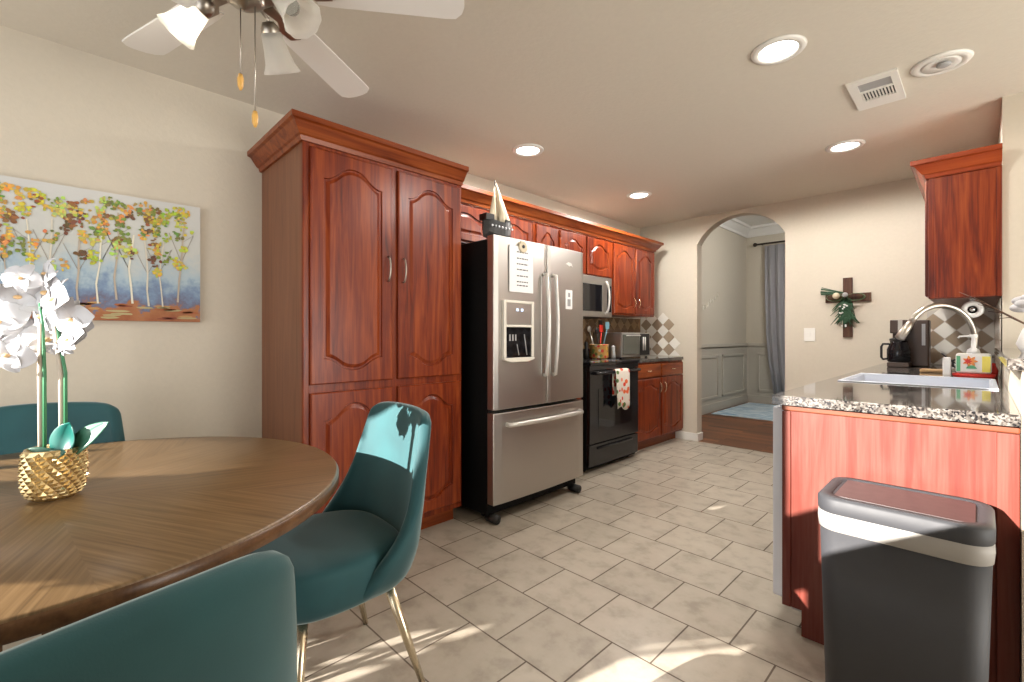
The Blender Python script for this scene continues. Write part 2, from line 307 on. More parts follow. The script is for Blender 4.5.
# back wall with arched opening
AX0, AX1, AS, AT = -2.174, -1.317, 2.15, 2.405
m = MB(); T = .12
def arch_z(x): c = (AX0+AX1)/2; hw = (AX1-AX0)/2; rise = AT-AS; R = (hw*hw+rise*rise)/(2*rise); return AT-R+math.sqrt(max(0, R*R-(x-c)**2))
m.box(WX-.12, AX0, WY, WY+T, 0, CZ); m.box(AX1, 4.2, WY, WY+T, 0, CZ)
N = 24; xs = [AX0+(AX1-AX0)*i/N for i in range(N+1)]
for i in range(N):
    a, b = xs[i], xs[i+1]; za, zb = arch_z(a), arch_z(b)
    m.add([(a, WY, za), (b, WY, zb), (b, WY, CZ), (a, WY, CZ), (a, WY+T, za), (b, WY+T, zb), (b, WY+T, CZ), (a, WY+T, CZ)], [(0, 1, 2, 3), (4, 7, 6, 5), (0, 4, 5, 1)])
m.build('wall_back', M['wall'], kind='structure')
bx(RX, RX+.12, 3.65, WY, 0, CZ).build('wall_right', M['wall'], kind='structure')
bx(RX+.12, 1.6, 3.65, 3.77, 0, CZ).build('wall_right_return', M['wall'], kind='structure')
bx(RX, RX+.115, 1.975, 3.649, 0, 1.05).build('wall_right_half', M['wall'], kind='structure')
bx(4.08, 4.2, .5, WY, 0, CZ).build('wall_far_right', M['wall'], kind='structure')
bx(.87, 4.2, .80, .92, 0, CZ).build('wall_front', M['wall'], kind='structure')
# unseen slanting wall added behind the camera on the line q = .8x-.6y = Q0, its openings shaped to cast the sun patches
Q0 = .2
def op(r0, r1, qa, qb): return ((r0-SUNX*Q0/.6)/(SUNY-SUNX*.8/.6), (r1-SUNX*Q0/.6)/(SUNY-SUNX*.8/.6), (Q0-qb)*.7353, (Q0-qa)*.7353)
ops = [op(-2.6, -1.60, -1.675, -.5), op(-2.6, -1.60, -1.745, -1.695), op(-2.6, -1.60, -1.847, -1.765),
       op(-1.20, -.99, -1.60, -1.43), op(-1.21, -1.05, -1.65, -1.62),
       op(-1.35, -1.15, -1.88, -1.84), op(-1.15, -1.0, -1.88, -1.76), op(-1.0, -.91, -1.86, -1.70),
       op(-2.22, -2.08, -2.95, -2.80), op(-2.08, -1.94, -2.90, -2.62), op(-1.94, -1.86, -2.92, -2.45), op(-1.86, -1.44, -3.02, -2.45),
       op(-.975, -.87, -2.95, -2.25), op(-.87, -.79, -2.95, -1.97), op(-.79, -.15, -2.95, -1.93)]
gx = sorted({-4.9, .9}|{o[0] for o in ops}|{o[1] for o in ops}); gz = sorted({0, CZ}|{o[2] for o in ops}|{o[3] for o in ops})
m = MB(); yq = lambda x, q: (.8*x-q)/.6
for i in range(len(gx)-1):
    for k in range(len(gz)-1):
        cx, cz = (gx[i]+gx[i+1])/2, (gz[k]+gz[k+1])/2
        if any(o[0] < cx < o[1] and o[2] < cz < o[3] for o in ops): continue
        a, b, z0, z1 = gx[i], gx[i+1], gz[k], gz[k+1]
        m.add([(x, yq(x, q), z) for x in (a, b) for q in (Q0, Q0+.02) for z in (z0, z1)], [(0, 1, 3, 2), (4, 6, 7, 5), (0, 4, 5, 1), (2, 3, 7, 6), (0, 2, 6, 4), (1, 5, 7, 3)])
m.build('wall_sun_mask', M['wall'], kind='structure')
# dining room
bx(WX-.13, WX, WY+.12, 8.7, 0, 3.03).build('wall_dining_left', M['wall'], kind='structure')
bx(WX, 2.6, 8.58, 8.7, 0, 3.03).build('wall_dining_back', M['wall'], kind='structure')
bx(2.5, 2.6, WY+.12, 8.58, 0, 3.03).build('wall_dining_right', M['wall'], kind='structure')
bx(WX-.13, 2.6, WY, 8.7, 3.03, 3.09).build('ceiling_dining_room', M['trim'], kind='structure')
bx(WX-.13, 2.6, WY+.0, WY+.12, CZ+.06, 3.03).build('wall_dining_front', M['wall'], kind='structure')
def crown(path, prof, closed=False):
    """profile (outward, up) swept along mitred xy path; outward is left-hand normal"""
    m = MB(); n = len(path); k = len(prof); V = []
    for i, p in enumerate(path):
        p = Vector(p); d0 = (p-Vector(path[i-1])).normalized() if i else None; d1 = (Vector(path[i+1])-p).normalized() if i < n-1 else None
        if d0 is None: d0 = d1
        if d1 is None: d1 = d0
        n0 = Vector((-d0.y, d0.x)); n1 = Vector((-d1.y, d1.x)); b = (n0+n1).normalized(); b = b/max(.3, b.dot(n0))
        V += [(p.x+b.x*o, p.y+b.y*o, z) for o, z in prof]
    f = [(i*k+j, i*k+(j+1) % k, (i+1)*k+(j+1) % k, (i+1)*k+j) for i in range(n-1) for j in range(k)]
    f += [tuple(range(k)), tuple((n-1)*k+j for j in range(k))]
    return m.add(V, f)
cz = 3.029
crown([(2.49, 8.579), (WX+.001, 8.579), (WX+.001, WY+.13)], [(0, cz-.17), (.02, cz-.17), (.03, cz-.13), (.09, cz-.05), (.12, cz-.04), (.12, cz), (0, cz)]).build('trim_1', M['trim'], kind='structure')
# wainscot: rail, panels, skirting
m = MB(); wl = WX+.001; wb = 8.579
m.box(wl, wl+.012, WY+.13, wb, 0, .97); m.box(wl, 2.49, wb-.012, wb, 0, .97)
m.box(wl, wl+.04, WY+.13, wb, .98, 1.03); m.box(wl, 2.49, wb-.04, wb, .98, 1.03); m.box(wl, wl+.03, WY+.13, wb, 0, .13); m.box(wl, 2.49, wb-.03, wb, 0, .13)
for y0, y1 in ((5.3, 6.2), (6.35, 7.3), (7.45, 8.42)):
    for a, b, c, dd in ((y0, y1, .82, .86), (y0, y1, .2, .24), (y0, y0+.035, .2, .86), (y1-.035, y1, .2, .86)): m.box(wl+.005, wl+.03, a, b, c, dd)
for x0 in (-2.68, -1.55, -.4):
    x1 = x0+.98
    for a, b, c, dd in ((x0, x1, .82, .86), (x0, x1, .2, .24), (x0, x0+.035, .2, .86), (x1-.035, x1, .2, .86)): m.box(a, b, wb-.03, wb-.005, c, dd)
m.build('trim_2', M['wains'], kind='structure', bevel=.004)
bx(-2.42, AX0, WY-.016, WY-.001, 0, .085).box(AX0, AX0+.016, WY-.016, WY+.12, 0, .085).build('baseboard_back', M['trim'], kind='structure', bevel=.003)
bx(AX1, -.45, WY-.016, WY-.001, 0, .085).build('baseboard_back_right', M['trim'], kind='structure', bevel=.003)
bx(WX+.001, WX+.016, -4.4, .82, 0, .085).build('baseboard_left', M['trim'], kind='structure', bevel=.003)

# ------------------------------------------------------------------ cabinets
def door_mesh(w, h, fn, top=.07, bot=0.0, fr=.06, th=.02):
    """raised-panel door; fn(u, v, d) maps to world; d = outwards"""
    N = 20
    def shp(u): a = abs(u); return 0 if a > .92 else (1-.55*(a/.52)**2.3 if a < .52 else .45*((.92-a)/.40)**1.6)
    def outline(ins):
        x0, x1 = fr+ins, w-fr-ins; pts = []; c = w/2; hw = c-fr
        yb = lambda x: fr+ins+bot*(1-shp((x-c)/hw)); yt = lambda x: h-fr-ins-top*(1-shp((x-c)/hw))
        for i in range(N): x = x0+(x1-x0)*i/N; pts.append((x, yb(x)))
        for i in range(4): pts.append((x1, yb(x1)+(yt(x1)-yb(x1))*i/4))
        for i in range(N): x = x1-(x1-x0)*i/N; pts.append((x, yt(x)))
        for i in range(4): pts.append((x0, yt(x0)-(yt(x0)-yb(x0))*i/4))
        return pts
    def rect(e):
        pts = [(e+(w-2*e)*i/N, e) for i in range(N)]+[(w-e, e+(h-2*e)*i/4) for i in range(4)]+[(w-e-(w-2*e)*i/N, h-e) for i in range(N)]+[(e, h-e-(h-2*e)*i/4) for i in range(4)]
        return pts
    rings = [(rect(0), 0), (rect(0), th-.005), (rect(.006), th), (outline(0), th), (outline(.004), th-.009), (outline(.012), th-.009), (outline(.03), th-.001)]
    m = MB(); K = len(rings[0][0]); V = []
    for pts, dd in rings: V += [fn(a, b, dd) for a, b in pts]
    f = [(i*K+j, i*K+(j+1) % K, (i+1)*K+(j+1) % K, (i+1)*K+j) for i in range(len(rings)-1) for j in range(K)]
    f += [tuple(range(K))[::-1]]
    m.add(V, f)
    # inner field: bridge bottom row to the top row
    o = (len(rings)-1)*K; Q = []
    L = lambda i: o+i
    b_ = [L(i) for i in range(N+1)]; t_ = [L(2*N+4-i) for i in range(N+1)]
    right = [L(N+i) for i in range(5)]; left = [L((2*N+8-i) % K) for i in range(5)]
    # fan quads between bottom index i and the matching top index
    m2 = [(b_[i], b_[i+1], t_[i+1], t_[i]) for i in range(N)]
    m2[0] = tuple([b_[0], b_[1], t_[1], t_[0]]+left[1:4][::-1]); m2[-1] = tuple([b_[N-1], b_[N]]+right[1:4]+[t_[N], t_[N-1]])
    for q in m2: m.f.append(list(q)); m.m.append(0); m.sm.append(False); m.c.append((1, 1, 1))
    return m
def pull_mesh(p0, p1, out, r=.005):
    p0, p1, out = Vector(p0), Vector(p1), Vector(out); n = 10
    pts = [p0]+[p0.lerp(p1, i/n)+out*(.35+.65*math.sin(PI*i/n)**.6) for i in range(n+1)]+[p1]
    return MB().tube(pts, r, 8)
def facing_x(x, y0, z0): return lambda u, v, dd: (x+dd, y0+u, z0+v)      # door on a face looking to +x
def cab_door(par, x, y0, y1, z0, z1, top=.05, bot=0, handle=None, fr=.055, mat='cherry', hm='nickel', hl=.1):
    o = door_mesh(y1-y0, z1-z0, facing_x(x, y0, z0), top, bot, fr).build('door', M[mat], par)
    if handle:
        hy, hz = handle; pull_mesh((x+.02, hy, hz-hl/2), (x+.02, hy, hz+hl/2), (.03, 0, 0), .0045).build('handle', M[hm], o)
    return o
CR = [(0, 2.075), (.012, 2.075), (.018, 2.095), (.028, 2.10), (.06, 2.145), (.075, 2.15), (.075, 2.175), (0, 2.175)]
# tall pantry
PX = -2.252; py0, py1 = .832, 1.782
t = thing('pantry_cabinet', 'tall cherry wood pantry cabinet with four arched-panel doors beside the fridge', 'cabinet', (WX+.3, (py0+py1)/2, 0))
bx(WX+.002, PX, py0+.012, py1, .10, 2.08).build('cabinet_body', M['cherry'], t)
bx(WX+.002, PX-.02, py0, py0+.011, .0, 2.08).build('side_panel', M['side'], t)['label'] = 'lighter brown flat side panel'
bx(WX+.002, PX-.075, py0+.02, py1-.005, .001, .10).build('toe_kick', M['cherryY'], t)
bx(PX-.02, PX+.001, py0-.001, py0+.03, .1, 2.08).build('corner_stile', M['cherry'], t, bevel=.004)
crown([(PX, py1+.0), (PX, py0), (WX+.003, py0)], [(-o if 0 else o, z) for o, z in CR]).build('crown_moulding', M['cherryY'], t)
for a, b, hy in ((.862, 1.297, 1.268), (1.333, 1.765, 1.362)):
    cab_door(t, PX, a, b, .915, 2.055, .075, .06, (hy, 1.51), .062, hl=.13)
    cab_door(t, PX, a, b, .135, .875, .075, .06, None, .062)
# upper cabinets along the left wall
UX = -2.535
def upper(label, y0, y1, z0, doors, handles=(), name='wall_cabinet', top=.06, bot=0):
    t = thing(name, label, 'cabinet', (WX+.16, (y0+y1)/2, z0))
    bx(WX+.002, UX, y0, y1, z0, 2.079).build('cabinet_body', M['cherry'], t)
    for i, (a, b) in enumerate(doors):
        cab_door(t, UX, a, b, z0+.015, 2.06, min(top, (2.06-z0)*.16), bot, handles[i] if i < len(handles) else None, .05, hl=.09, hm='gold')
    return t
upper('cherry wall cabinet with two short arched doors above the fridge', 1.79, 2.735, 1.80, [(1.81, 2.25), (2.27, 2.715)])
upper('narrow single-door cherry wall cabinet between fridge cabinet and microwave', 2.737, 3.055, 1.36, [(2.765, 3.035)])
upper('two-door cherry wall cabinet above the microwave', 3.057, 3.868, 1.70, [(3.07, 3.43), (3.45, 3.845)], bot=.03)
upper('tall two-door cherry wall cabinet right of the microwave', 3.87, 4.71, 1.36, [(3.89, 4.28), (4.30, 4.69)], [(4.245, 1.49), (4.335, 1.49)], bot=.03)
tag(crown([(WX+.003, 4.712), (UX+.002, 4.712), (UX+.002, 1.783+.08)], [(o, z+.004) for o, z in CR]).build('crown_moulding', M['cherryY']), 'long cherry crown moulding running along the wall cabinets above fridge and microwave', 'moulding')
# base cabinet right of the range
BX = -2.345
t = thing('base_cabinet', 'cherry base cabinet with two drawers and two doors right of the black range', 'cabinet', (-2.6, 4.46, 0))
bx(WX+.002, BX, 3.945, WY-.002, .10, .885).build('cabinet_body', M['cherry'], t); bx(WX+.002, BX-.07, 3.945, WY-.002, .001, .10).build('toe_kick', M['cherryY'], t)
for a, b, hy in ((3.97, 4.47, 4.43), (4.49, 4.975, 4.53)):
    dr = bx(BX+.0005, BX+.02, a, b, .735, .865).build('drawer', M['cherryY'], t, bevel=.006)
    pull_mesh((BX+.02, (a+b)/2-.035, .80), (BX+.02, (a+b)/2+.035, .80), (.025, 0, 0), .0045).build('handle', M['gold'], dr)
    cab_door(t, BX, a, b, .12, .72, .05, .04, (hy, .62), .05, hm='gold')
t = thing('narrow_base_cabinet', 'narrow cherry base cabinet squeezed between fridge and range', 'cabinet', (-2.6, 2.95, 0))
bx(WX+.002, BX, 2.775, 3.13, .10, .885).build('cabinet_body', M['cherry'], t); bx(WX+.002, BX-.07, 2.775, 3.13, .001, .10).build('toe_kick', M['cherryY'], t); cab_door(t, BX, 2.80, 3.11, .12, .86, .05)
tag(bx(WX+.002, BX+.02, 3.945, WY-.002, .886, .92).build('countertop', M['granite'], bevel=.005), 'dark granite countertop right of the range, under the toaster oven', 'countertop')
tag(bx(WX+.002, BX+.02, 2.775, 3.13, .886, .92).build('countertop', M['granite'], bevel=.005), 'narrow granite countertop between fridge and range', 'countertop')
# diamond backsplashes
def backsplash(name, label, fn, u0, u1, v0, v1, keep, mats, dg=.142, step=False):
    m = MB(); h = dg/2; n = 0; g = .003
    for i in range(int((u1-u0)/h)+2):
        for k in range(int((v1-v0)/h)+2):
            if (i+k) % 2: continue
            cu, cv = u0+i*h, v0+k*h
            if not keep(cu, cv): continue
            poly = [(cu-h+g, cv), (cu, cv-h+g), (cu+h-g, cv), (cu, cv+h-g)]
            poly = [(min(max(a, u0), u1), min(max(b, v0), v1)) for a, b in poly]
            if step is False: pass
            m.prism(poly, fn, .004, .008, (i//1) % 2 if ((i+k)//2) % 1 == 0 else 0)
    o = m.build(name, mats); tag(o, label, 'backsplash'); return o
EB = .001
t = thing('tile_backsplash', 'brown diamond tile backsplash on the left wall behind range and toaster oven', 'backsplash', (WX, 3.9, .92))
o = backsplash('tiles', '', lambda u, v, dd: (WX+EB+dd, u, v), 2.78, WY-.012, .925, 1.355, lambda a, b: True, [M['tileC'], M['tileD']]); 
def adopt(o, par):
    o.location = Vector(o.location)-origin(par); o.parent = par
    for k in ('label', 'category', 'group'):
        if k in o: del o[k]
adopt(o, t); bx(WX+EB, WX+EB+.0045, 2.78, WY-.002, .922, 1.357).build('grout', M['grout'], t)
def diag(u_lo, v_lo, u_hi, v_hi, sgn):   # staircase boundary
    return lambda a, b: sgn*(a-(u_lo+(u_hi-u_lo)*(b-v_lo)/(v_hi-v_lo))) <= .0
t = thing('tile_backsplash', 'pale diamond tile backsplash with stepped edge on back wall beside toaster oven', 'backsplash', (-2.6, WY, .92))
k1 = diag(-2.33, .92, -2.51, 1.36, 1)
o = backsplash('tiles', '', lambda u, v, dd: (u, WY-EB-dd, v), WX+.012, -2.2, .925, 1.50, lambda a, b: k1(a, b) and b < 1.37, [M['tileB'], M['tileA']]); adopt(o, t)
t = thing('tile_backsplash', 'pale diamond tile backsplash on back wall behind the coffee maker and faucet', 'backsplash', (-.2, WY, .92))
k2 = diag(-.56, .92, -.26, 1.36, -1)
o = backsplash('tiles', '', lambda u, v, dd: (u, WY-EB-dd, v), -.60, RX-.002, .925, 1.50, lambda a, b: k2(a, b) and b < 1.37, [M['tileB'], M['tileA']], .135); adopt(o, t)
bx(-.30, RX-.001, WY-EB-.0045, WY-EB, .922, 1.36).build('grout', M['grout'], t)
t = thing('tile_backsplash', 'diamond tile backsplash seen edge-on on the right kitchen wall under cabinet', 'backsplash', (RX, 4.3, .92))
o = backsplash('tiles', '', lambda u, v, dd: (RX-EB-dd, u, v), 3.66, WY-.012, .925, 1.355, lambda a, b: True, [M['tileB'], M['tileA']], .135); adopt(o, t)

# right upper cabinet: its plain end faces the camera
def xcrown(path, prof): return crown(path, prof)
t = thing('wall_cabinet', 'cherry wall cabinet on the right wall, plain end panel facing the room, above coffee maker', 'cabinet', (-.07, 4.3, 1.36))
bx(-.207, RX-.002, 3.615, WY-.012, 1.365, 2.079).build('cabinet_body', M['cherry'], t)
bx(-.182, RX-.022, 3.603, 3.6145, 1.37, 2.06).build('end_panel', M['cherry'], t)
bx(-.210, -.182, 3.60, 3.6145, 1.365, 2.079).box(RX-.022, RX-.002, 3.60, 3.6145, 1.365, 2.079).build('end_stile', M['cherry'], t, bevel=.003)
door_mesh(WY-.04-3.63, .68, lambda u, v, dd: (-.207-dd, 3.63+u, 1.38+v), .06).build('door', M['cherry'], t)
crown([(RX-.002, 3.60), (-.210, 3.60), (-.210, WY-.013)], [(o, z-.014) for o, z in CR]).build('crown_moulding', M['cherryX'], t)

# peninsula: end panel, cabinet boxes, dishwasher, countertop, bar ledge
CXL = -.572
t = thing('sink_base_cabinet', 'long cherry base cabinet run under the sink counter with reddish end panel', 'cabinet', (-.25, 3.4, 0))
m = MB(); poly = [(-.54, .10), (-.48, .10), (-.48, .001), (RX-.002, .001), (RX-.002, .86), (-.54, .86)]
m.prism(poly, lambda a, b, dd: (a, 2.03+dd, b), 0, .022); m.build('end_panel', M['island'], t)['label'] = 'reddish end panel facing the trash can'
bx(-.545, RX-.001, 2.020, 2.052, .860, .884).build('top_rail', M['island_trim'], t, bevel=.004)
bx(-.545, -.515, 2.024, 2.0295, .10, .858).build('left_stile', M['island'], t, bevel=.002)
bx(.035, RX-.002, 2.022, 2.0295, .001, .858).build('right_stile', M['island'], t, bevel=.002)
m = bx(-.52, RX-.003, 2.66, 2.78, .1, .884).box(-.52, RX-.003, 3.56, WY-.02, .1, .884); m.box(-.52, RX-.003, 2.78, 3.56, .1, .60); m.box(-.46, RX-.003, 2.66, WY-.02, .001, .1)
m.build('cabinet_body', M['cherry'], t)
for a, b in ((2.68, 3.12), (3.14, 3.58), (3.60, 4.2), (4.22, 4.85)): door_mesh(b-a, .72, lambda u, v, dd, a=a: (-.52-dd, a+u, .12+v), .05).build('door', M['cherry'], t)
t = thing('dishwasher', 'white dishwasher under the counter, only its door edge showing left of the panel', 'dishwasher', (-.3, 2.35, 0))
bx(-.52, .0, 2.056, 2.655, .08, .875).build('tub', M['grey'], t); bx(-.588, -.525, 2.056, 2.655, .11, .868).build('door', M['dwhite'], t, bevel=.008)
pull_mesh((-.588, 2.12, .80), (-.588, 2.59, .80), (-.03, 0, 0), .008).build('handle', M['dwhite'], t)
# countertop with sink cut-out
SX0, SX1, SY0, SY1 = -.50, .045, 2.85, 3.48
m = bx(CXL, RX-.002, 1.995, SY0, .885, .92).box(CXL, RX-.002, SY1, WY-.01, .885, .92).box(CXL, SX0, SY0, SY1, .885, .92).box(SX1, RX-.002, SY0, SY1, .885, .92)
tag(m.build('countertop', M['granite']), 'speckled granite countertop with the sink set in it, on the right', 'countertop')
t = thing('kitchen_sink', 'pale drop-in kitchen sink in the granite counter by the faucet', 'sink', ((SX0+SX1)/2, (SY0+SY1)/2, .70))
m = MB(); e = .012
m.box(SX0+.001, SX0+e, SY0+.001, SY1-.001, .72, .92).box(SX1-e, SX1-.001, SY0+.001, SY1-.001, .72, .92).box(SX0+e, SX1-e, SY0+.001, SY0+e, .72, .92).box(SX0+e, SX1-e, SY1-e, SY1-.001, .72, .92).box(SX0+e, SX1-e, SY0+e, SY1-e, .72, .732)
m.build('basin', M['sinkw'], t)
m = MB(); z0, z1 = .9205, .926; r_ = .012
m.box(SX0-r_, SX1+r_, SY0-r_, SY0+.004, z0, z1).box(SX0-r_, SX1+r_, SY1-.004, SY1+r_, z0, z1).box(SX0-r_, SX0+.004, SY0, SY1, z0, z1).box(SX1-.004, SX1+r_, SY0, SY1, z0, z1)
m.build('rim', M['sinkw'], t, bevel=.004)
tag(bx(RX-.03, RX+.27, 1.955, 3.648, 1.051, 1.085).build('bar_ledge', M['granite'], bevel=.006), 'raised granite bar ledge on the half wall at the right edge', 'ledge')
# faucet
t = thing('faucet', 'tall brushed-nickel gooseneck pull-down faucet arching over the sink', 'faucet', (-.02, 3.70, .92))
fb = Vector((-.02, 3.70, 0)); fd = Vector((-.745, -.667, 0)); fR = .185
MB().lathe([(.001, .9215), (.030, .9215), (.030, .945), (.022, .955), (.019, 1.02), (.019, 1.06), (.001, 1.06)], (fb.x, fb.y, 0)).build('body', M['nickel'], t)
pts = [fb+Vector((0, 0, 1.05)), fb+Vector((0, 0, 1.10))]+[fb+fd*(fR-fR*math.cos(a))+Vector((0, 0, 1.13+fR*1.05*math.sin(a))) for a in [PI*i/16*.83 for i in range(0, 17)]]
MB().tube(pts, [.014]*6+[.015]*6+[.016]*7, 14).build('neck', M['nickel'], t)
e0 = pts[-1]; dv = (e0-pts[-2]).normalized()
MB().tube([e0, e0+dv*.03, e0+dv*.11, e0+dv*.115], [.0165, .020, .024, .016], 14).build('spray_head', M['nickel'], t)
MB().tube([fb+Vector((.0, .015, 1.03)), fb+Vector((0, .05, 1.05)), fb+Vector((.01, .10, 1.09))], [.010, .008, .006], 8).build('lever', M['nickel'], t)

# ------------------------------------------------------------------ fridge
FX = -2.04; fy0, fy1, fs = 1.872, 2.765, 2.352
t = thing('refrigerator', 'stainless steel french-door refrigerator with black sides and bottom freezer', 'refrigerator', (-2.4, 2.3, 0))
bx(WX+.03, -2.12, fy0+.005, fy1-.005, .05, 1.745).build('cabinet', M['blackside'], t, bevel=.004)
def fdoor(a, b, z0, z1, nm_):
    n = 14; cc = (fy0+fy1)/2; m = MB(); out = []
    for i in range(n+1):
        y = a+(b-a)*i/n; q = (y-cc)/((fy1-fy0)/2); e = min(y-a, b-y); rr = .005; ed = rr-math.sqrt(max(0, rr*rr-(rr-min(e, rr))**2))
        out.append((FX-.010*q*q-ed, y))
    poly = [(-2.112, a)]+out+[(-2.112, b)]
    return m.prism(poly, lambda u, v, dd: (u, v, dd), z0, z1).build(nm_, M['steel'], t, bevel=.004)
dl = fdoor(fy0, fs-.003, .700, 1.762, 'left_door'); dr_ = fdoor(fs+.003, fy1, .700, 1.762, 'right_door'); df = fdoor(fy0, fy1, .125, .680, 'freezer_drawer')
bx(-2.115, -2.108, fy0+.01, fy1-.01, .682, .698).build('gasket', M['blackmat'], t)
for yy in (fs-.045, fs+.045):
    p = [(FX+.005, yy, .89)]+[(FX+.03+.022*math.sin(PI*i/14), yy, .895+.66*i/14) for i in range(15)]+[(FX+.005, yy, 1.56)]
    o = MB().tube(p, .014, 10, flat=.8).build('handle', M['steel_edge'], dl if yy < fs else dr_)
    bx(FX-.004, FX+.004, yy-.022, yy+.022, .90, 1.55).build('handle_backplate', M['steel'], dl if yy < fs else dr_, bevel=.002)
p = [(FX-.004, fy0+.10, .605)]+[(FX+.03+.018*math.sin(PI*i/10), fy0+.10+.72*i/10, .605) for i in range(11)]+[(FX-.004, fy0+.82, .605)]
MB().tube(p, .015, 10, flat=.8).build('handle', M['steel_edge'], df)
# dispenser
dy0, dy1, dz0, dz1 = 1.935, 2.205, 1.015, 1.372
disp = bx(FX-.012, FX+.012, dy0, dy0+.022, dz0, dz1).box(FX-.012, FX+.012, dy1-.022, dy1, dz0, dz1).box(FX-.012, FX+.012, dy0+.022, dy1-.022, dz1-.018, dz1).box(FX-.012, FX+.012, dy0+.022, dy1-.022, 1.205, 1.22)
disp.prism([(dy0, dz0), (dy1, dz0), (dy1, dz0-.012), (dy1-.06, dz0-.028), (dy0+.06, dz0-.028), (dy0, dz0-.012)], lambda a, b, dd: (FX-.012+dd, a, b), 0, .03)
dispo = disp.build('dispenser_frame', M['cream'], dl, bevel=.004)
bx(FX-.01, FX+.008, dy0+.023, dy1-.023, 1.221, dz1-.019).build('control_panel', M['steel'], dispo)
bx(FX-.01, FX+.004, dy0+.023, dy1-.023, dz0+.001, 1.204).build('recess', M['glassblk'], dispo)
for yy in (2.045, 2.085): bx(FX+.0085, FX+.010, yy, yy+.018, 1.305, 1.322).build('indicator_light', M['led'], dispo)
m = MB()
for i in range(3): m.box(FX+.0045, FX+.006, 1.985+.025*i, 1.997+.025*i, 1.12, 1.16)
m.tube([(FX+.006, 2.07, 1.03), (FX+.006, 2.05, 1.10)], .003, 6); m.tube([(FX+.008, 2.14, 1.03), (FX+.008, 2.115, 1.16)], .004, 6); m.build('levers', M['grey'], dispo)
# badge: small swoosh emblem on right door
MB().prism([(2.545, 1.655), (2.575, 1.672), (2.61, 1.665), (2.625, 1.64), (2.60, 1.648), (2.585, 1.640), (2.565, 1.652)], lambda a, b, dd: (FX-.004+dd, a, b), 0, .004).build('badge', M['trim'], dr_)
for yy in (fy0+.04, fy1-.04): MB().tube([(-2.15, yy, .03), (-2.06, yy, .03)], .028, 12).build('roller_foot', M['blackmat'], t)
bx(-2.19, -2.17, fy0+.02, fy1-.02, .03, .12).build('base_grille', M['blackmat'], t)
# paper, magnet, card
def lines(x, y0, y1, zs):
    m = MB()
    for z in zs:
        q = y0
        while q < y1: wd = random.uniform(.012, .03); m.box(x, x+.0006, q, min(q+wd, y1), z, z+.007); q += wd+.006
    return m
pp = bx(FX+.0005, FX+.002, 1.99, 2.205, 1.425, 1.715); o = pp.build('paper_sheet', M['paper']); tag(o, 'white printed list of text lines held on the left fridge door', 'paper')
for z in (1.675, 1.635, 1.60, 1.565, 1.525, 1.488, 1.465): lines(FX+.0022, 2.055, 2.155, [z]).build('text_line', M['ink'], o)
t2 = thing('magnet', 'round white magnet holding the printed list at its top edge', 'magnet', (FX+.003, 2.105, 1.715))
R90 = Matrix.Rotation(PI/2, 4, 'Y')
MB().lathe([(.0001, 0), (.038, 0), (.038, .006), (.030, .010), (.024, .007), (.0001, .007)], mat=Matrix.Translation((FX+.0035, 2.105, 1.715)) @ R90, n=24).build('disc', M['sail'], t2)
MB().lathe([(.0001, 0), (.011, 0), (.011, .003), (.0001, .003)], mat=Matrix.Translation((FX+.011, 2.105, 1.715)) @ R90, n=16).build('centre', M['ink'], t2)
o = bx(FX-.006, FX-.002, 2.545, 2.62, 1.34, 1.475).build('note_card', M['paper']); tag(o, 'small white card with grey drawing stuck on the right fridge door', 'card')
bx(FX-.0015, FX-.001, 2.565, 2.60, 1.36, 1.41).box(FX-.0015, FX-.001, 2.572, 2.595, 1.425, 1.455).build('drawing', M['grey'], o)

# ------------------------------------------------------------------ range
RGX = -2.27; ry0, ry1 = 3.142, 3.925
t = thing('range', 'black glass-top electric range between fridge and base cabinet', 'stove', (-2.55, 3.53, 0))
bx(WX+.03, RGX-.035, ry0, ry1, .03, .90).build('body', M['blackside'], t, bevel=.003)
bx(WX+.022, RGX+.01, ry0-.002, ry1+.002, .901, .925).build('cooktop', M['glassblk'], t, bevel=.005)
od = bx(RGX-.034, RGX, ry0+.004, ry1-.004, .245, .855).build('oven_door', M['black'], t, bevel=.006)
bx(RGX+.0002, RGX+.003, ry0+.13, ry1-.13, .36, .70).build('oven_window', M['glassblk'], od)
p = [(RGX, ry0+.05, .838), (RGX+.045, ry0+.06, .838), (RGX+.045, ry1-.06, .838), (RGX, ry1-.05, .838)]
MB().tube(p, .014, 10).build('handle', M['black'], od)
dw = bx(RGX-.034, RGX-.004, ry0+.004, ry1-.004, .055, .235).build('storage_drawer', M['black'], t, bevel=.006)
MB().tube([(RGX-.004, ry0+.12, .20), (RGX+.012, ry0+.14, .20), (RGX+.012, ry1-.14, .20), (RGX-.004, ry1-.12, .20)], .009, 8).build('handle', M['black'], dw)
bx(RGX-.034, RGX-.002, ry0+.004, ry1-.004, .860, .899).build('front_panel', M['black'], t)
bx(WX+.022, WX+.07, ry0, ry1, .926, 1.02).build('backguard', M['black'], t, bevel=.01)
for (x, y, r) in ((-2.45, 3.34, .10), (-2.45, 3.72, .08), (-2.7, 3.34, .08), (-2.7, 3.72, .10)): MB().lathe([(r, .9255), (r, .9262), (r-.006, .9262), (r-.006, .9255)], (x, y, 0), 32).build('burner_ring', M['grey'], t)
for yy in (ry0+.05, ry1-.05): MB().tube([(RGX-.10, yy, .001), (RGX-.10, yy, .03)], .02, 10).build('foot', M['blackmat'], t)
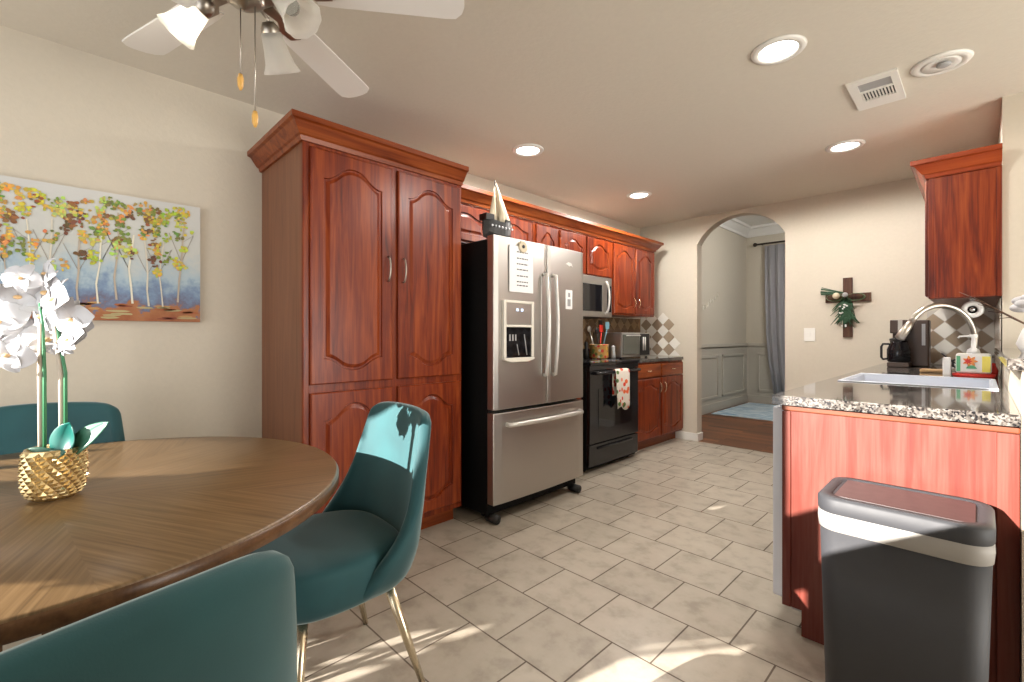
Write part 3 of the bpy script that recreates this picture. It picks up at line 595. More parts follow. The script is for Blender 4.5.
# towel over the oven handle
m = MB(); ty0, ty1 = 3.43, 3.65; n = 12; V = []; prof = [(-.024, .63), (-.023, .74), (-.022, .838), (-.014, .854), (0, .860), (.014, .854), (.020, .838), (.024, .74), (.026, .65), (.030, .57), (.03, .52)]
for i in range(n+1):
    u = i/n; wob = .006*math.sin(u*9)
    for (a, z) in prof:
        s = (z-.52)/.34; y = (ty0+ty1)/2+(u-.5)*(ty1-ty0)*(1-.15*(1-s) if a > 0 else .8)
        zz = z+(.02*math.sin(u*7) if z < .53 else 0)
        V.append((RGX+.045+a+(wob if a > 0 else 0), y, zz))
k = len(prof); f = [(i*k+j, i*k+j+1, (i+1)*k+j+1, (i+1)*k+j) for i in range(n) for j in range(k-1)]
m.add(V, f, 0, True); tag(m.build('tea_towel', M['towel'], solid=.004, soff=1), 'white tea towel with red flowers hung over the oven door handle', 'towel')
# microwave
MX = -2.46
t = thing('microwave', 'stainless over-the-range microwave with dark door glass and vertical handle', 'microwave', (-2.66, 3.46, 1.36))
bx(WX+.012, MX-.03, 3.06, 3.765, 1.32, 1.695).build('case', M['blackmat'], t)
o = bx(MX-.029, MX, 3.06, 3.765, 1.325, 1.695).build('door', M['steel'], t, bevel=.004)
bx(MX+.0003, MX+.003, 3.09, 3.60, 1.375, 1.62).build('window', M['glassblk'], o)
bx(MX+.0003, MX+.003, 3.685, 3.75, 1.375, 1.62).build('control_panel', M['glassblk'], o)
pull_mesh((MX, 3.655, 1.36), (MX, 3.655, 1.65), (.045, 0, 0), .010).build('handle', M['steel_edge'], o)
# toaster oven
t = thing('toaster_oven', 'silver toaster oven with dark right-hand controls standing on the counter', 'toaster oven', (-2.66, 4.25, .92))
tx0, tx1, ty0, ty1 = -2.84, -2.50, 4.0, 4.56
bx(tx0, tx1, ty0, ty1, .935, 1.185).build('case', M['steel'], t, bevel=.008)
bx(tx1+.0005, tx1+.008, ty0+.02, 4.33, .965, 1.165).build('glass_door', P('grey_oven_glass', (.12, .12, .10), .2), t, bevel=.003)
MB().tube([(tx1+.03, ty0+.04, 1.155), (tx1+.03, 4.31, 1.155)], .006, 8).build('handle', M['steel_edge'], t)
bx(tx1+.0005, tx1+.006, 4.35, 4.535, .95, 1.175).build('control_panel', M['blackmat'], t)
MB().tube([(tx1+.03, 4.37, 1.0), (tx1+.03, 4.37, 1.14)], .008, 8).tube([(tx1+.012, 4.44, 1.0), (tx1+.012, 4.44, 1.14)], .006, 8).build('door_bars', M['steel_edge'], t)
for x in (tx0+.03, tx1-.03):
    for y in (ty0+.03, ty1-.03): MB().tube([(x, y, .921), (x, y, .935)], .012, 8).build('foot', M['blackmat'], t)
# crock with utensils
cx, cy = -2.66, 3.84
tag(MB().lathe([(.001, .927), (.085, .927), (.093, .94), (.093, 1.06), (.096, 1.065), (.085, 1.068), (.083, .96), (.001, .95)], (cx, cy, 0)).build('utensil_crock', M['crock']), 'floral pattern crock full of kitchen utensils on the stovetop', 'crock')
for (dx, dy, ln, kind, mt, lb) in ((-.03, -.05, .26, 'sp', 'steel_edge', 'silver ladle leaning left out of the floral crock'), (.01, -.025, .24, 'sp', 'blackmat', 'black spoon standing in the floral crock'), (.0, .02, .25, 'tu', 'red', 'dark red spatula in the middle of the floral crock'), (.02, .05, .28, 'tu', 'blue', 'pale blue turner leaning right out of the floral crock'), (-.03, .045, .30, 'tu', 'blackmat', 'wide black turner standing tallest in the floral crock')):
    a = Vector((cx+dx*.5, cy+dy*.5, .965)); b = Vector((cx+dx*1.5, cy+dy*2.0, .95+ln))
    u = thing('utensil', lb, 'utensil', a, 'utensils in the crock')
    MB().tube([a, b], .006, 8).build('shaft', M[mt], u)
    if kind == 'sp': MB().ball(b+Vector((0, 0, .01)), .032, (.35, 1, 1)).build('bowl', M[mt], u)
    else: bx(b.x-.003, b.x+.003, b.y-.032, b.y+.032, b.z-.01, b.z+.06).build('blade', M[mt], u, bevel=.002)
# small spice mills beside crock
for (x, y, h, mt, lb) in ((-2.55, 3.925, .13, 'grey', 'grey pepper mill standing right of the floral crock'), (-2.66, 3.63, .17, 'blackmat', 'dark bottle standing left of the floral crock')):
    o = MB().lathe([(.001, .927), (.025, .927), (.022, .927+h*.4), (.016, .927+h*.6), (.02, .927+h*.8), (.012, .927+h), (.001, .927+h)], (x, y, 0), 16).build('condiment_bottle', M[mt]); tag(o, lb, 'bottle')
# model ship on the fridge
t = thing('model_ship', 'black model sailing ship with cream sails on top of the fridge', 'model ship', (-2.27, 2.10, 1.747))
sx, sy, sz = -2.27, 2.10, 1.747
m = MB(); prof = []
for i in range(9):
    s = -1+2*i/8; wd = .05*(1-abs(s)**2.2)+.006; z0 = .04+.03*s*s; zt = .155+.035*s*s
    prof.append([(sx+dx, sy+s*.125, sz+z) for dx, z in ((-wd, zt), (-wd*.9, z0+.03), (0, z0-.015), (wd*.9, z0+.03), (wd, zt))])
V = [q for r in prof for q in r]; f = [(i*5+j, i*5+j+1, (i+1)*5+j+1, (i+1)*5+j) for i in range(8) for j in range(4)]+[(i*5, (i+1)*5, (i+1)*5+4, i*5+4) for i in range(8)]+[(0, 4, 3, 2, 1), (40, 41, 42, 43, 44)]
m.add(V, f).build('hull', M['blackmat'], t)
bx(sx-.03, sx+.03, sy-.07, sy+.05, sz+.001, sz+.03).box(sx-.012, sx+.012, sy-.05, sy-.03, sz+.03, sz+.06).box(sx-.012, sx+.012, sy+.02, sy+.04, sz+.03, sz+.06).build('stand', M['blackmat'], t)
bx(sx-.035, sx+.035, sy-.125, sy-.055, sz+.16, sz+.20).build('stern_castle', M['blackmat'], t); bx(sx-.03, sx+.03, sy+.05, sy+.10, sz+.155, sz+.185).build('forecastle', M['blackmat'], t)
for k in range(7): MB().tube([(sx+.052, sy-.09+.03*k, sz+.12), (sx+.056, sy-.09+.03*k, sz+.12)], .008, 8).build('gun_port', M['grey'], t)
MB().tube([(sx, sy-.02, sz+.12), (sx, sy-.02, sz+.44)], .004, 6).build('mast', M['blackmat'], t); MB().tube([(sx, sy+.10, sz+.13), (sx, sy+.16, sz+.17)], .003, 6).build('bowsprit', M['blackmat'], t)
def sail(pts, bulge, nmn='sail'):
    a, b, c = [Vector(p) for p in pts]; n = 6; V = []; f = []; idx = {}
    for i in range(n+1):
        for j in range(n+1-i):
            u, v = i/n, j/n; w_ = 1-u-v; idx[i, j] = len(V); V.append(a*w_+b*u+c*v+Vector((bulge*27*u*v*w_+.0, 0, 0)))
    for i in range(n):
        for j in range(n-i):
            f.append((idx[i, j], idx[i+1, j], idx[i, j+1]))
            if j < n-i-1: f.append((idx[i+1, j], idx[i+1, j+1], idx[i, j+1]))
    MB().add(V, f, 0, True).build(nmn, M['sail'], t, solid=.0015)
sail([(sx+.004, sy-.01, sz+.43), (sx+.004, sy-.01, sz+.17), (sx+.004, sy+.14, sz+.15)], .02)
sail([(sx+.01, sy-.03, sz+.40), (sx+.01, sy-.085, sz+.17), (sx+.01, sy-.01, sz+.17)], .015)
sail([(sx+.02, sy+.0, sz+.34), (sx+.02, sy+.0, sz+.16), (sx+.02, sy+.07, sz+.16)], .02)

# ------------------------------------------------------------------ things on the sink counter
t = thing('coffee_maker', 'dark brown drip coffee maker with glass carafe at the counter back', 'coffee maker', (-.36, 4.55, .92))
bx(-.475, -.265, 4.60, 4.78, .921, 1.27).build('case', M['brownplastic'], t, bevel=.008)
bx(-.475, -.37, 4.45, 4.5995, 1.17, 1.27).build('brew_head', M['brownplastic'], t, bevel=.006); bx(-.485, -.36, 4.38, 4.5995, .921, .955).build('base', M['brownplastic'], t, bevel=.004)
bx(-.305, -.285, 4.594, 4.5995, 1.08, 1.24).build('water_gauge', M['grey'], t); bx(-.425, -.40, 4.413, 4.419, 1.18, 1.27).build('highlight_strip', M['nickel'], t)  # bright metal strip put in for the highlight on the carafe
ca = MB().lathe([(.001, .957), (.062, .957), (.070, .97), (.070, 1.05), (.05, 1.10), (.052, 1.115), (.001, 1.116)], (-.425, 4.46, 0)).build('carafe', M['glassblk'], t)
MB().tube([(-.48, 4.46, 1.09), (-.515, 4.45, 1.09), (-.525, 4.45, 1.07), (-.525, 4.45, .99), (-.515, 4.45, .975), (-.49, 4.46, .98)], .008, 8).build('carafe_handle', M['blackmat'], ca)
MB().lathe([(.001, 1.116), (.054, 1.116), (.054, 1.13), (.03, 1.135), (.001, 1.135)], (-.425, 4.46, 0)).build('carafe_lid', M['blackmat'], ca)
tag(MB().tube([(-.20, 4.70, 1.02), (-.15, 4.66, .97), (-.10, 4.62, .935), (.0, 4.62, .93), (.05, 4.7, .98)], .005, 6).build('power_cord', M['blackmat']), 'black power cord curving right from the coffee maker', 'cord')
# soap caddy with pump
t = thing('soap_dispenser', 'yellow and white soap dispenser with red flower print and white pump beside sink', 'soap dispenser', (-.025, 3.59, .92))
sx0, sx1, sya, syb = -.100, .050, 3.550, 3.620
bx(sx0+.005, sx1-.005, sya+.004, syb, .945, 1.055).build('bottle', M['white'], t, bevel=.012)
bx(sx0+.008, sx0+.024, sya+.0005, sya+.0036, .955, 1.04).build('green_stripe', M['green'], t); bx(sx1-.042, sx1-.010, sya+.0005, sya+.0036, .955, 1.04).build('yellow_stripe', M['yellow'], t)
def flower2d(cx_, cz_, r, mt, nn, y, nm_):
    m = MB(); K = 7*4; V = [(cx_+r*(.75+.25*math.cos(7*2*PI*i/K))*math.cos(2*PI*i/K), y, cz_+r*(.75+.25*math.cos(7*2*PI*i/K))*math.sin(2*PI*i/K)) for i in range(K)]
    V += [(a, y+.001, c) for a, _, c in V]; m.add(V, [tuple(range(K)), tuple(range(K, 2*K))]+[(i, (i+1) % K, K+(i+1) % K, K+i) for i in range(K)]); return m.build(nm_, M[mt], t)
flower2d(-.038, 1.012, .032, 'orange', 7, sya-.0010, 'flower_print'); flower2d(-.046, 1.012, .018, 'red', 7, sya-.0022, 'flower_centre')
MB().prism([(-.055, .972), (-.01, .972), (-.022, .99), (-.045, .99)], lambda a, b, dd: (a, sya-.001+dd, b), 0, .001).build('leaf_print', M['green'], t)
MB().lathe([(.001, .921), (.08, .921), (.085, .93), (.085, .944), (.001, .944)], mat=Matrix.Translation((-.025, 3.585, 0)) @ Matrix.Diagonal((1, .6, 1, 1))).build('red_base', M['red'], t)
MB().lathe([(.001, 1.055), (.028, 1.055), (.024, 1.075), (.010, 1.085), (.008, 1.14), (.018, 1.145), (.018, 1.158), (.001, 1.16)], (-.025, 3.585, 0), 16).build('pump', M['white'], t)
MB().tube([(-.025, 3.585, 1.150), (-.08, 3.57, 1.148), (-.085, 3.57, 1.138)], .005, 8).build('nozzle', M['white'], t)
tag(bx(-.148, -.115, 3.56, 3.61, .921, 1.03).build('sponge_holder', M['white'], bevel=.006), 'small plain white box left of the soap dispenser', 'box')
o = MB().lathe([(.001, .921), (.02, .921), (.022, .96), (.012, .985), (.011, 1.0), (.001, 1.0)], (.05, 3.68, 0), 12).build('small_bottle', M['red']); tag(o, 'small dark red bottle at the wall, right of the soap dispenser', 'bottle')
# chopping board
t = tag(bx(-.27, -.13, 3.90, 4.02, .921, .94).build('wooden_trivet', wood('light_board', (.30, .16, .07), (.42, .25, .12), (.5, .32, .16), 'X', .5), bevel=.006), 'small light wooden board lying behind the sink', 'board')
# paper towel holder under cabinet
t = thing('paper_towel_holder', 'white ring-ended paper towel holder under the right wall cabinet', 'holder', (-.03, 3.70, 1.30))
RX90 = Matrix.Rotation(PI/2, 4, 'X')
MB().lathe([(.022, 0), (.044, 0), (.048, .005), (.044, .012), (.022, .012), (.022, 0)], mat=Matrix.Translation((-.03, 3.70, 1.30)) @ RX90, n=28).build('ring', M['white'], t)
MB().tube([(-.03, 3.712, 1.30), (-.03, 3.70, 1.30), (-.03, 3.69, 1.30)], .012, 12).build('knob', M['chrome'], t); MB().tube([(-.03, 3.71, 1.30), (-.03, 4.0, 1.30)], .020, 12).build('rod', M['blackmat'], t)
bx(-.042, -.018, 3.715, 3.735, 1.31, 1.364).build('bracket', M['grey'], t)
# small black mug at far back
t = thing('mug', 'black mug partly hidden behind the soap dispenser pump', 'mug', (-.06, 4.2, .92))
MB().lathe([(.001, .921), (.04, .921), (.042, 1.02), (.038, 1.02), (.036, .93), (.001, .93)], (-.06, 4.2, 0), 20).build('cup', M['blackmat'], t)
MB().tube([(-.10, 4.2, 1.0), (-.125, 4.2, .99), (-.125, 4.2, .95), (-.10, 4.2, .94)], .006, 8).build('handle', M['blackmat'], t)
# flower arrangement on the bar ledge
t = thing('flower_vase', 'white flower spray with dark twigs in a vase on the bar ledge at right edge', 'vase', (.14, 2.60, 1.085))
vx, vy = .14, 2.60
MB().lathe([(.001, 1.086), (.03, 1.086), (.045, 1.12), (.03, 1.17), (.018, 1.19), (.022, 1.20), (.015, 1.20), (.001, 1.19)], (vx, vy, 0), 20).build('vase', M['white'], t)
for k in range(5):
    a = (vx, vy, 1.18); b = (vx-.06-.02*k, vy+.02*(k-2), 1.22+.018*k); e_ = (vx-.09-.028*k, vy+.05*(k-2), 1.215+.03*k)
    MB().tube([a, b, e_], [.003, .002, .001], 6).build('twig', M['darkwood'], t)
for k in range(6):
    p = Vector((vx-.012+.02*math.cos(k), vy+.03*math.sin(k*2), 1.275+.02*math.sin(k*1.7)))
    MB().ball(p, .03, (1, 1, .6)).build('blossom', M['petal'], t)

# ------------------------------------------------------------------ wall things
o = bx(-1.158, -1.068, WY-.007, WY-.001, 1.10, 1.225).build('light_switch', M['trim'], bevel=.002); tag(o, 'white light switch plate on the back wall right of the archway', 'switch')
bx(-1.12, -1.106, WY-.012, WY-.0075, 1.145, 1.18).build('toggle', M['trim'], o)
t = thing('wooden_cross', 'dark wooden wall cross decorated with pine sprigs and green bow', 'cross', (-.82, WY-.02, 1.3))
o = bx(-.855, -.785, WY-.022, WY-.001, 1.14, 1.665).build('upright', M['darkwood'], t, bevel=.002); bx(-.985, -.655, WY-.0225, WY-.0005, 1.45, 1.525).build('crossbar', M['darkwood'], t, bevel=.002)
m = MB()
for k in range(90):
    a0 = random.uniform(-.9, .9); L_ = random.uniform(.08, .17); s = Vector((-.83+random.uniform(-.03, .03), WY-.035, 1.50-random.uniform(0, .16)))
    e_ = s+Vector((math.sin(a0)*L_*.8, -.01, -math.cos(a0)*L_)); m.tube([s, (s+e_)/2+Vector((0, -.012, 0)), e_], [.004, .005, .0015], 5)
for k in range(20):
    s = Vector((-.84, WY-.03, 1.53)); a0 = random.uniform(1.3, 2.0); m.tube([s, s+Vector((-math.sin(a0)*.18, -.01, -math.cos(a0)*.12+.02))], [.004, .002], 5)
m.build('pine_sprig', M['pine'], t)
m = MB()
for sgn in (-1, 1):
    n = 10
    V = []
    for i in range(n+1):
        th = 2*PI*i/n; V += [(-.83+sgn*(.075+.07*math.cos(th)), WY-.05-.0, 1.49+.035*math.sin(th)), (-.83+sgn*(.075+.06*math.cos(th)), WY-.085, 1.49+.03*math.sin(th))]
    m.add(V, [(2*i, 2*i+1, 2*i+3, 2*i+2) for i in range(n)], 0, True)
m.build('bow', M['ribbon'], t, solid=.002)
for (dx, dz, r, mt) in ((-.045, .005, .028, 'sail'), (.02, .01, .022, 'grey')): MB().ball((-.85+dx, WY-.075, 1.50+dz), r).build('bauble', M[mt], t)
m = MB()
for k in range(14): m.ball((-.84+random.uniform(-.03, .03), WY-.065, random.choice([1.42, 1.37, 1.25])+random.uniform(-.02, .02)), .007, n=6)
m.build('white_berries', M['paper'], t)
# canvas painting
t = thing('canvas_painting', 'wide canvas painting of yellow-leaved birch trees over blue haze on left wall', 'painting', (WX+.02, 0, 1.21))
qy0, qy1, qz0, qz1 = -.70, .53, 1.222, 1.812
cv = bx(WX+.002, WX+.036, qy0, qy1, qz0, qz1); o = cv.build('canvas', M['canvas'], None); tag(o, 'x', 'x')
# keep the canvas' own object coordinates in world units so that its painted bands sit at the right heights
for v in o.data.vertices: v.co = v.co+origin(o)
o.location = -Vector(t.location); o.parent = t
for k in ('label', 'category'): del o[k]
m = MB(); fx = WX+.0365
def dab(y, z, ry, rz, col, x=fx):
    n = 7; a0 = random.random()*6; V = [(x, y+ry*math.cos(a0+2*PI*i/n)*random.uniform(.7, 1.15), z+rz*math.sin(a0+2*PI*i/n)*random.uniform(.7, 1.15)) for i in range(n)]
    V += [(x+.001, b, c) for a, b, c in V]; m.add(V, [tuple(range(n)), tuple(range(n, 2*n))]+[(i, (i+1) % n, n+(i+1) % n, n+i) for i in range(n)], 0, False, col)
def stroke(p, wd, col, x=fx):
    for (a, b) in zip(p, p[1:]):
        V = [(x, a[0]-wd, a[1]), (x, a[0]+wd, a[1]), (x, b[0]+wd*.8, b[1]), (x, b[0]-wd*.8, b[1])]; V += [(x+.0015, q[1], q[2]) for q in V]
        m.add(V, [(0, 1, 2, 3), (4, 5, 6, 7), (0, 1, 5, 4), (1, 2, 6, 5), (2, 3, 7, 6), (3, 0, 4, 7)], 0, False, col)
for k in range(60): dab(random.uniform(qy0+.02, qy1-.02), qz0+random.uniform(.01, .085), random.uniform(.02, .05), .006, random.choice([(.35, .10, .03), (.22, .05, .02), (.45, .25, .09), (.40, .33, .16)]))
yy = qy0+.04; cols = [(.60, .55, .06), (.70, .45, .08), (.42, .45, .05), (.20, .26, .05), (.16, .07, .03), (.28, .12, .04), (.62, .35, .08), (.55, .58, .15)]
while yy < qy1-.02:
    b0 = qz0+random.uniform(.05, .10); hh = random.uniform(.30, .42); yb_ = yy; p = [(yb_, b0)]
    for s in range(1, 5): yb_ += random.uniform(-.012, .012); p.append((yb_, b0+hh*s/4))
    stroke(p, random.uniform(.002, .0042), random.choice([(.72, .68, .55), (.62, .58, .48), (.45, .38, .30)]), fx+.001)
    for s in range(3): stroke([p[2+s % 2], (p[2][0]+random.choice([-1, 1])*.05, p[3][1]+.04)], .0013, (.30, .26, .22))
    cc = random.sample(cols, 4)
    for g in range(random.randint(9, 13)):
        gy, gz_, cg = yy+random.gauss(0, .022), min(b0+random.uniform(.17, .47), qz1-.04), random.choice(cc)
        for k in range(random.randint(7, 13)): dab(min(gy+random.gauss(0, .010), qy1-.012), gz_+random.gauss(0, .013), random.uniform(.004, .011), random.uniform(.004, .010), tuple(min(1, c*random.uniform(.55, 1.15)) for c in cg), fx+.0025+random.random()*.001)
    yy += random.uniform(.05, .08)
m.build('painted_trees', M['paint'], t)

# ------------------------------------------------------------------ ceiling: recessed lights, vent
for i, (x, y, lb) in enumerate(((-.642, 2.327, 'large lit recessed ceiling light nearest the camera, left of the vent'), (-.646, 3.827, 'lit recessed ceiling light in front of the right wall cabinet'), (-2.2, 3.811, 'lit recessed ceiling light nearest the archway corner'), (-2.211, 2.339, 'lit recessed ceiling light in front of the fridge'))):
    t = thing('recessed_light', lb, 'ceiling light', (x, y, CZ-.012), 'lit recessed ceiling lights')
    MB().lathe([(.078, CZ-.003), (.082, CZ-.010), (.105, CZ-.009), (.112, CZ-.001), (.078, CZ-.001)], (x, y, 0), 40).build('trim_ring', M['trim'], t)
    MB().lathe([(.001, CZ-.006), (.05, CZ-.006), (.077, CZ-.0025), (.077, CZ-.001), (.001, CZ-.001)], (x, y, 0), 32).build('lens', M['lamp'], t)
    light('SPOT', 'recessed_lamp_light', (x, y, CZ-.02), 78 if y > 3 else 55, (1, .96, .91), spot_size=3.12, spot_blend=.25, shadow_soft_size=.07)
t = thing('recessed_light', 'unlit recessed ceiling light right of the vent with white gimbal', 'ceiling light', (-.13, 2.988, CZ-.012))
MB().lathe([(.072, CZ-.006), (.08, CZ-.012), (.105, CZ-.010), (.112, CZ-.001), (.072, CZ-.001)], (-.13, 2.988, 0), 40).build('trim_ring', M['trim'], t)
MB().lathe([(.001, CZ-.002), (.045, CZ-.002), (.071, CZ-.012), (.071, CZ-.001)], (-.13, 2.988, 0), 32).build('reflector', M['trim'], t)
MB().ball((-.12, 2.99, CZ-.012), .028, (1, 1, .35)).build('lamp_face', M['grey'], t)
t = thing('ceiling_vent', 'white square ceiling air vent with louvres between the recessed lights', 'vent', (-.38, 3.05, CZ-.01))
vx0, vx1, vy0, vy1 = -.485, -.280, 2.885, 3.265
m = bx(vx0, vx1, vy0, 2.93, CZ-.012, CZ-.001).box(vx0, vx1, 3.155, vy1, CZ-.012, CZ-.001).box(vx0, vx0+.04, 2.93, 3.155, CZ-.012, CZ-.001).box(vx1-.03, vx1, 2.93, 3.155, CZ-.012, CZ-.001).box(vx0+.04, vx1-.03, 3.03, 3.045, CZ-.012, CZ-.001)
m.build('frame', M['trim'], t)
bx(vx0+.035, vx1-.025, 2.925, 3.16, CZ-.0035, CZ-.001).build('duct', M['blackmat'], t)
m = MB()
for k in range(11): x = vx0+.041+.0135*k-.0; m.box(x, x+.006, 3.045, 3.155, CZ-.011, CZ-.004)
m.build('louvres', M['trim'], t)
bx(vx0+.041, vx1-.031, 2.931, 3.029, CZ-.006, CZ-.004).build('damper', M['grey'], t)

# ------------------------------------------------------------------ ceiling fan
HX, HY = -1.563, .405
t = thing('ceiling_fan', 'white five-blade ceiling fan with brushed nickel light kit above the table', 'ceiling fan', (HX, HY, CZ))
MB().lathe([(.001, CZ-.001), (.07, CZ-.001), (.065, CZ-.04), (.02, CZ-.05), (.02, 2.36), (.001, 2.36)], (HX, HY, 0)).build('canopy', M['nickel'], t)
MB().lathe([(.001, 2.365), (.09, 2.36), (.13, 2.33), (.135, 2.26), (.12, 2.22), (.07, 2.205), (.001, 2.205)], (HX, HY, 0)).build('motor_housing', M['nickel'], t)
for k in range(5):
    a = math.radians(52+72*k); T = Matrix.Translation((HX, HY, 2.215)) @ Matrix.Rotation(a, 4, 'Z') @ Matrix.Rotation(math.radians(-9), 4, 'X')
    fn = lambda u, v, dd, T=T: T @ Vector((u, v, dd))
    poly = [(.20, -.052), (.24, -.058), (.60, -.068), (.635, -.066), (.655, -.045), (.662, -.02), (.662, .02), (.655, .045), (.635, .066), (.60, .068), (.24, .058), (.20, .052)]
    b = MB().prism(poly, fn, -.003, .003).build('blade', M['bladew'], t, bevel=.001)
    MB().prism([(.10, -.02), (.16, -.012), (.20, -.035), (.25, -.03), (.26, 0), (.25, .03), (.20, .035), (.16, .012), (.10, .02)], fn, -.0075, -.0035).build('blade_iron', M['nickel'], b)
MB().lathe([(.001, 2.204), (.045, 2.204), (.055, 2.19), (.055, 2.165), (.035, 2.15), (.012, 2.14), (.001, 2.135)], (HX, HY, 0)).build('light_hub', M['nickel'], t)
rr = Vector((math.cos(YAW), math.sin(YAW), 0)); ff = Vector((-math.sin(YAW), math.cos(YAW), 0))
for k, az in enumerate((173, 84, -16, -106)):
    a = math.radians(az); hd = rr*math.cos(a)+ff*math.sin(a); tilt = math.radians(52 if k == 0 else 34 if k == 1 else 42)
    ax = (hd*math.sin(tilt)+Vector((0, 0, -1))*math.cos(tilt)).normalized()
    base = Vector((HX, HY, 2.175))+hd*.115
    arm = [Vector((HX, HY, 2.175))+hd*.04, Vector((HX, HY, 2.19))+hd*.08, base-ax*.005+Vector((0, 0, .006)), base]
    ar = MB().tube(arm, .006, 8).build('light_arm', M['nickel'], t)
    T = Matrix.Translation(base) @ ax.to_track_quat('Z', 'Y').to_matrix().to_4x4()
    MB().lathe([(.001, -.004), (.018, -.002), (.028, .015), (.030, .04), (.024, .045), (.001, .045)], mat=T, n=20).build('socket_cap', M['nickel'], ar)
    # fluted bell glass
    n = 40; pr = [(.028, .028), (.031, .05), (.036, .085), (.043, .118), (.056, .145)]; V = []
    for (r, z) in pr:
        for i in range(n): q = r*(1+.035*math.cos(10*2*PI*i/n)*(z/.165)); V.append(T @ Vector((q*math.cos(2*PI*i/n), q*math.sin(2*PI*i/n), z)))
    f = [(i*n+j, i*n+(j+1) % n, (i+1)*n+(j+1) % n, (i+1)*n+j) for i in range(len(pr)-1) for j in range(n)]
    MB().add(V, f, 0, True).build('glass_shade', M['shade'], ar, solid=.003)
    lit = k == 0
    MB().ball(T @ Vector((0, 0, .085)), .024).build('bulb', M['bulb'] if lit else M['clear'], ar)
    if lit: light('POINT', 'fan_bulb_light', T @ Vector((0, 0, .125)), 3.0, (1, .92, .8), shadow_soft_size=.02)
for (dx, dy, zb) in ((-.011, -.010, 1.939), (.033, .012, 1.827)):
    p = Vector((HX, HY, 0))+rr*dx
    ch = MB().tube([(p.x, p.y, 2.145), (p.x, p.y, zb)], .0018, 6).build('pull_chain', M['nickel'], t)
    MB().lathe([(.001, 0), (.006, .002), (.009, -.012), (.008, -.034), (.003, -.046), (.001, -.046)][::-1], (p.x, p.y, zb), 14).build('pull_knob', M['pull'], ch)

# ------------------------------------------------------------------ dining table
TX, TY, TR, TZ = -1.606, -.011, .662, .76
t = thing('dining_table', 'round brown dining table with sunburst veneer top and slatted drum base', 'table', (TX, TY, 0))
MB().lathe([(.0001, TZ), (TR-.004, TZ), (TR, TZ-.004), (TR, TZ-.034), (TR-.01, TZ-.038), (.0001, TZ-.038)], (TX, TY, 0), 128).build('tabletop', M['table'], t, bevel=0)
MB().lathe([(TR+.0005, TZ-.006), (TR+.004, TZ-.010), (TR+.004, TZ-.032), (TR+.0005, TZ-.036)], (TX, TY, 0), 128).build('edge_band', M['tablewood'], t)
m = MB(); n = 18
for i in range(n):
    a = 2*PI*i/n; T = Matrix.Translation((TX, TY, 0)) @ Matrix.Rotation(a, 4, 'Z')
    m.add([T @ Vector((x, y, z)) for x in (.298, .314) for y in (-.009, .009) for z in (.036, TZ-.039)], [(0, 1, 3, 2), (4, 6, 7, 5), (0, 4, 5, 1), (2, 3, 7, 6), (0, 2, 6, 4), (1, 5, 7, 3)])
m.build('slatted_drum', M['tablewood'], t)
MB().lathe([(.285, .001), (.322, .001), (.322, .030), (.316, .035), (.285, .035), (.285, .001)], (TX, TY, 0), 64).build('base', M['tablewood'], t)

# ------------------------------------------------------------------ chairs: local frame faces -y
def shell():
    NB, NA = 13, 25; zb = .335; V = []
    def interp(tab, t):
        for (a, va), (b, vb) in zip(tab, tab[1:]):
            if t <= b: return va+(vb-va)*(t-a)/(b-a)
        return tab[-1][1]
    YB = [(0, .165), (.08, .205), (.25, .228), (.5, .245), (1, .285)]; W = [(0, .205), (.08, .252), (.25, .280), (.5, .284), (.75, .268), (1, .230)]
    YF = [(0, -.03), (.12, .0), (.25, .045), (.35, .095), (.5, .15), (.7, .195), (1, .238)]
    for r in range(NB):
        t = r/(NB-1); yb, w_, yf = interp(YB, t), interp(W, t), interp(YF, t)
        path = []; rc = .15 if t < .7 else .15-.06*(t-.7)/.3
        for i in range(41):
            th = PI/2*i/40; c_, s_ = math.cos(th)**.75, math.sin(th)**.75; path.append((w_*s_, yb-rc+rc*c_))
        path += [(w_, yb-rc-.4*i/20) for i in range(1, 21)]
        # crop at yf
        out = [path[0]]
        for a, b in zip(path, path[1:]):
            if b[1] < yf: k = (a[1]-yf)/max(1e-6, a[1]-b[1]); out.append((a[0]+(b[0]-a[0])*k, yf)); break
            out.append(b)
        L = [0]
        for a, b in zip(out, out[1:]): L.append(L[-1]+math.hypot(b[0]-a[0], b[1]-a[1]))
        half = []
        for i in range(NA//2+1):
            s = L[-1]*i/(NA//2)
            for j in range(len(L)-1):
                if L[j+1] >= s-1e-9: k = (s-L[j])/max(1e-9, L[j+1]-L[j]); half.append((out[j][0]+(out[j+1][0]-out[j][0])*k, out[j][1]+(out[j+1][1]-out[j][1])*k)); break
        row = [(-x, y) for x, y in half[:0:-1]]+half
        for i, (x, y) in enumerate(row):
            a = abs(i-(NA//2))/(NA//2); zt = .885+.012*(1-a*a)-.022*a**7
            V.append((x, y, zb+(zt-zb)*t))
    f = [(r*NA+i, r*NA+i+1, (r+1)*NA+i+1, (r+1)*NA+i) for r in range(NB-1) for i in range(NA-1)]
    return MB().add(V, f, 0, True)
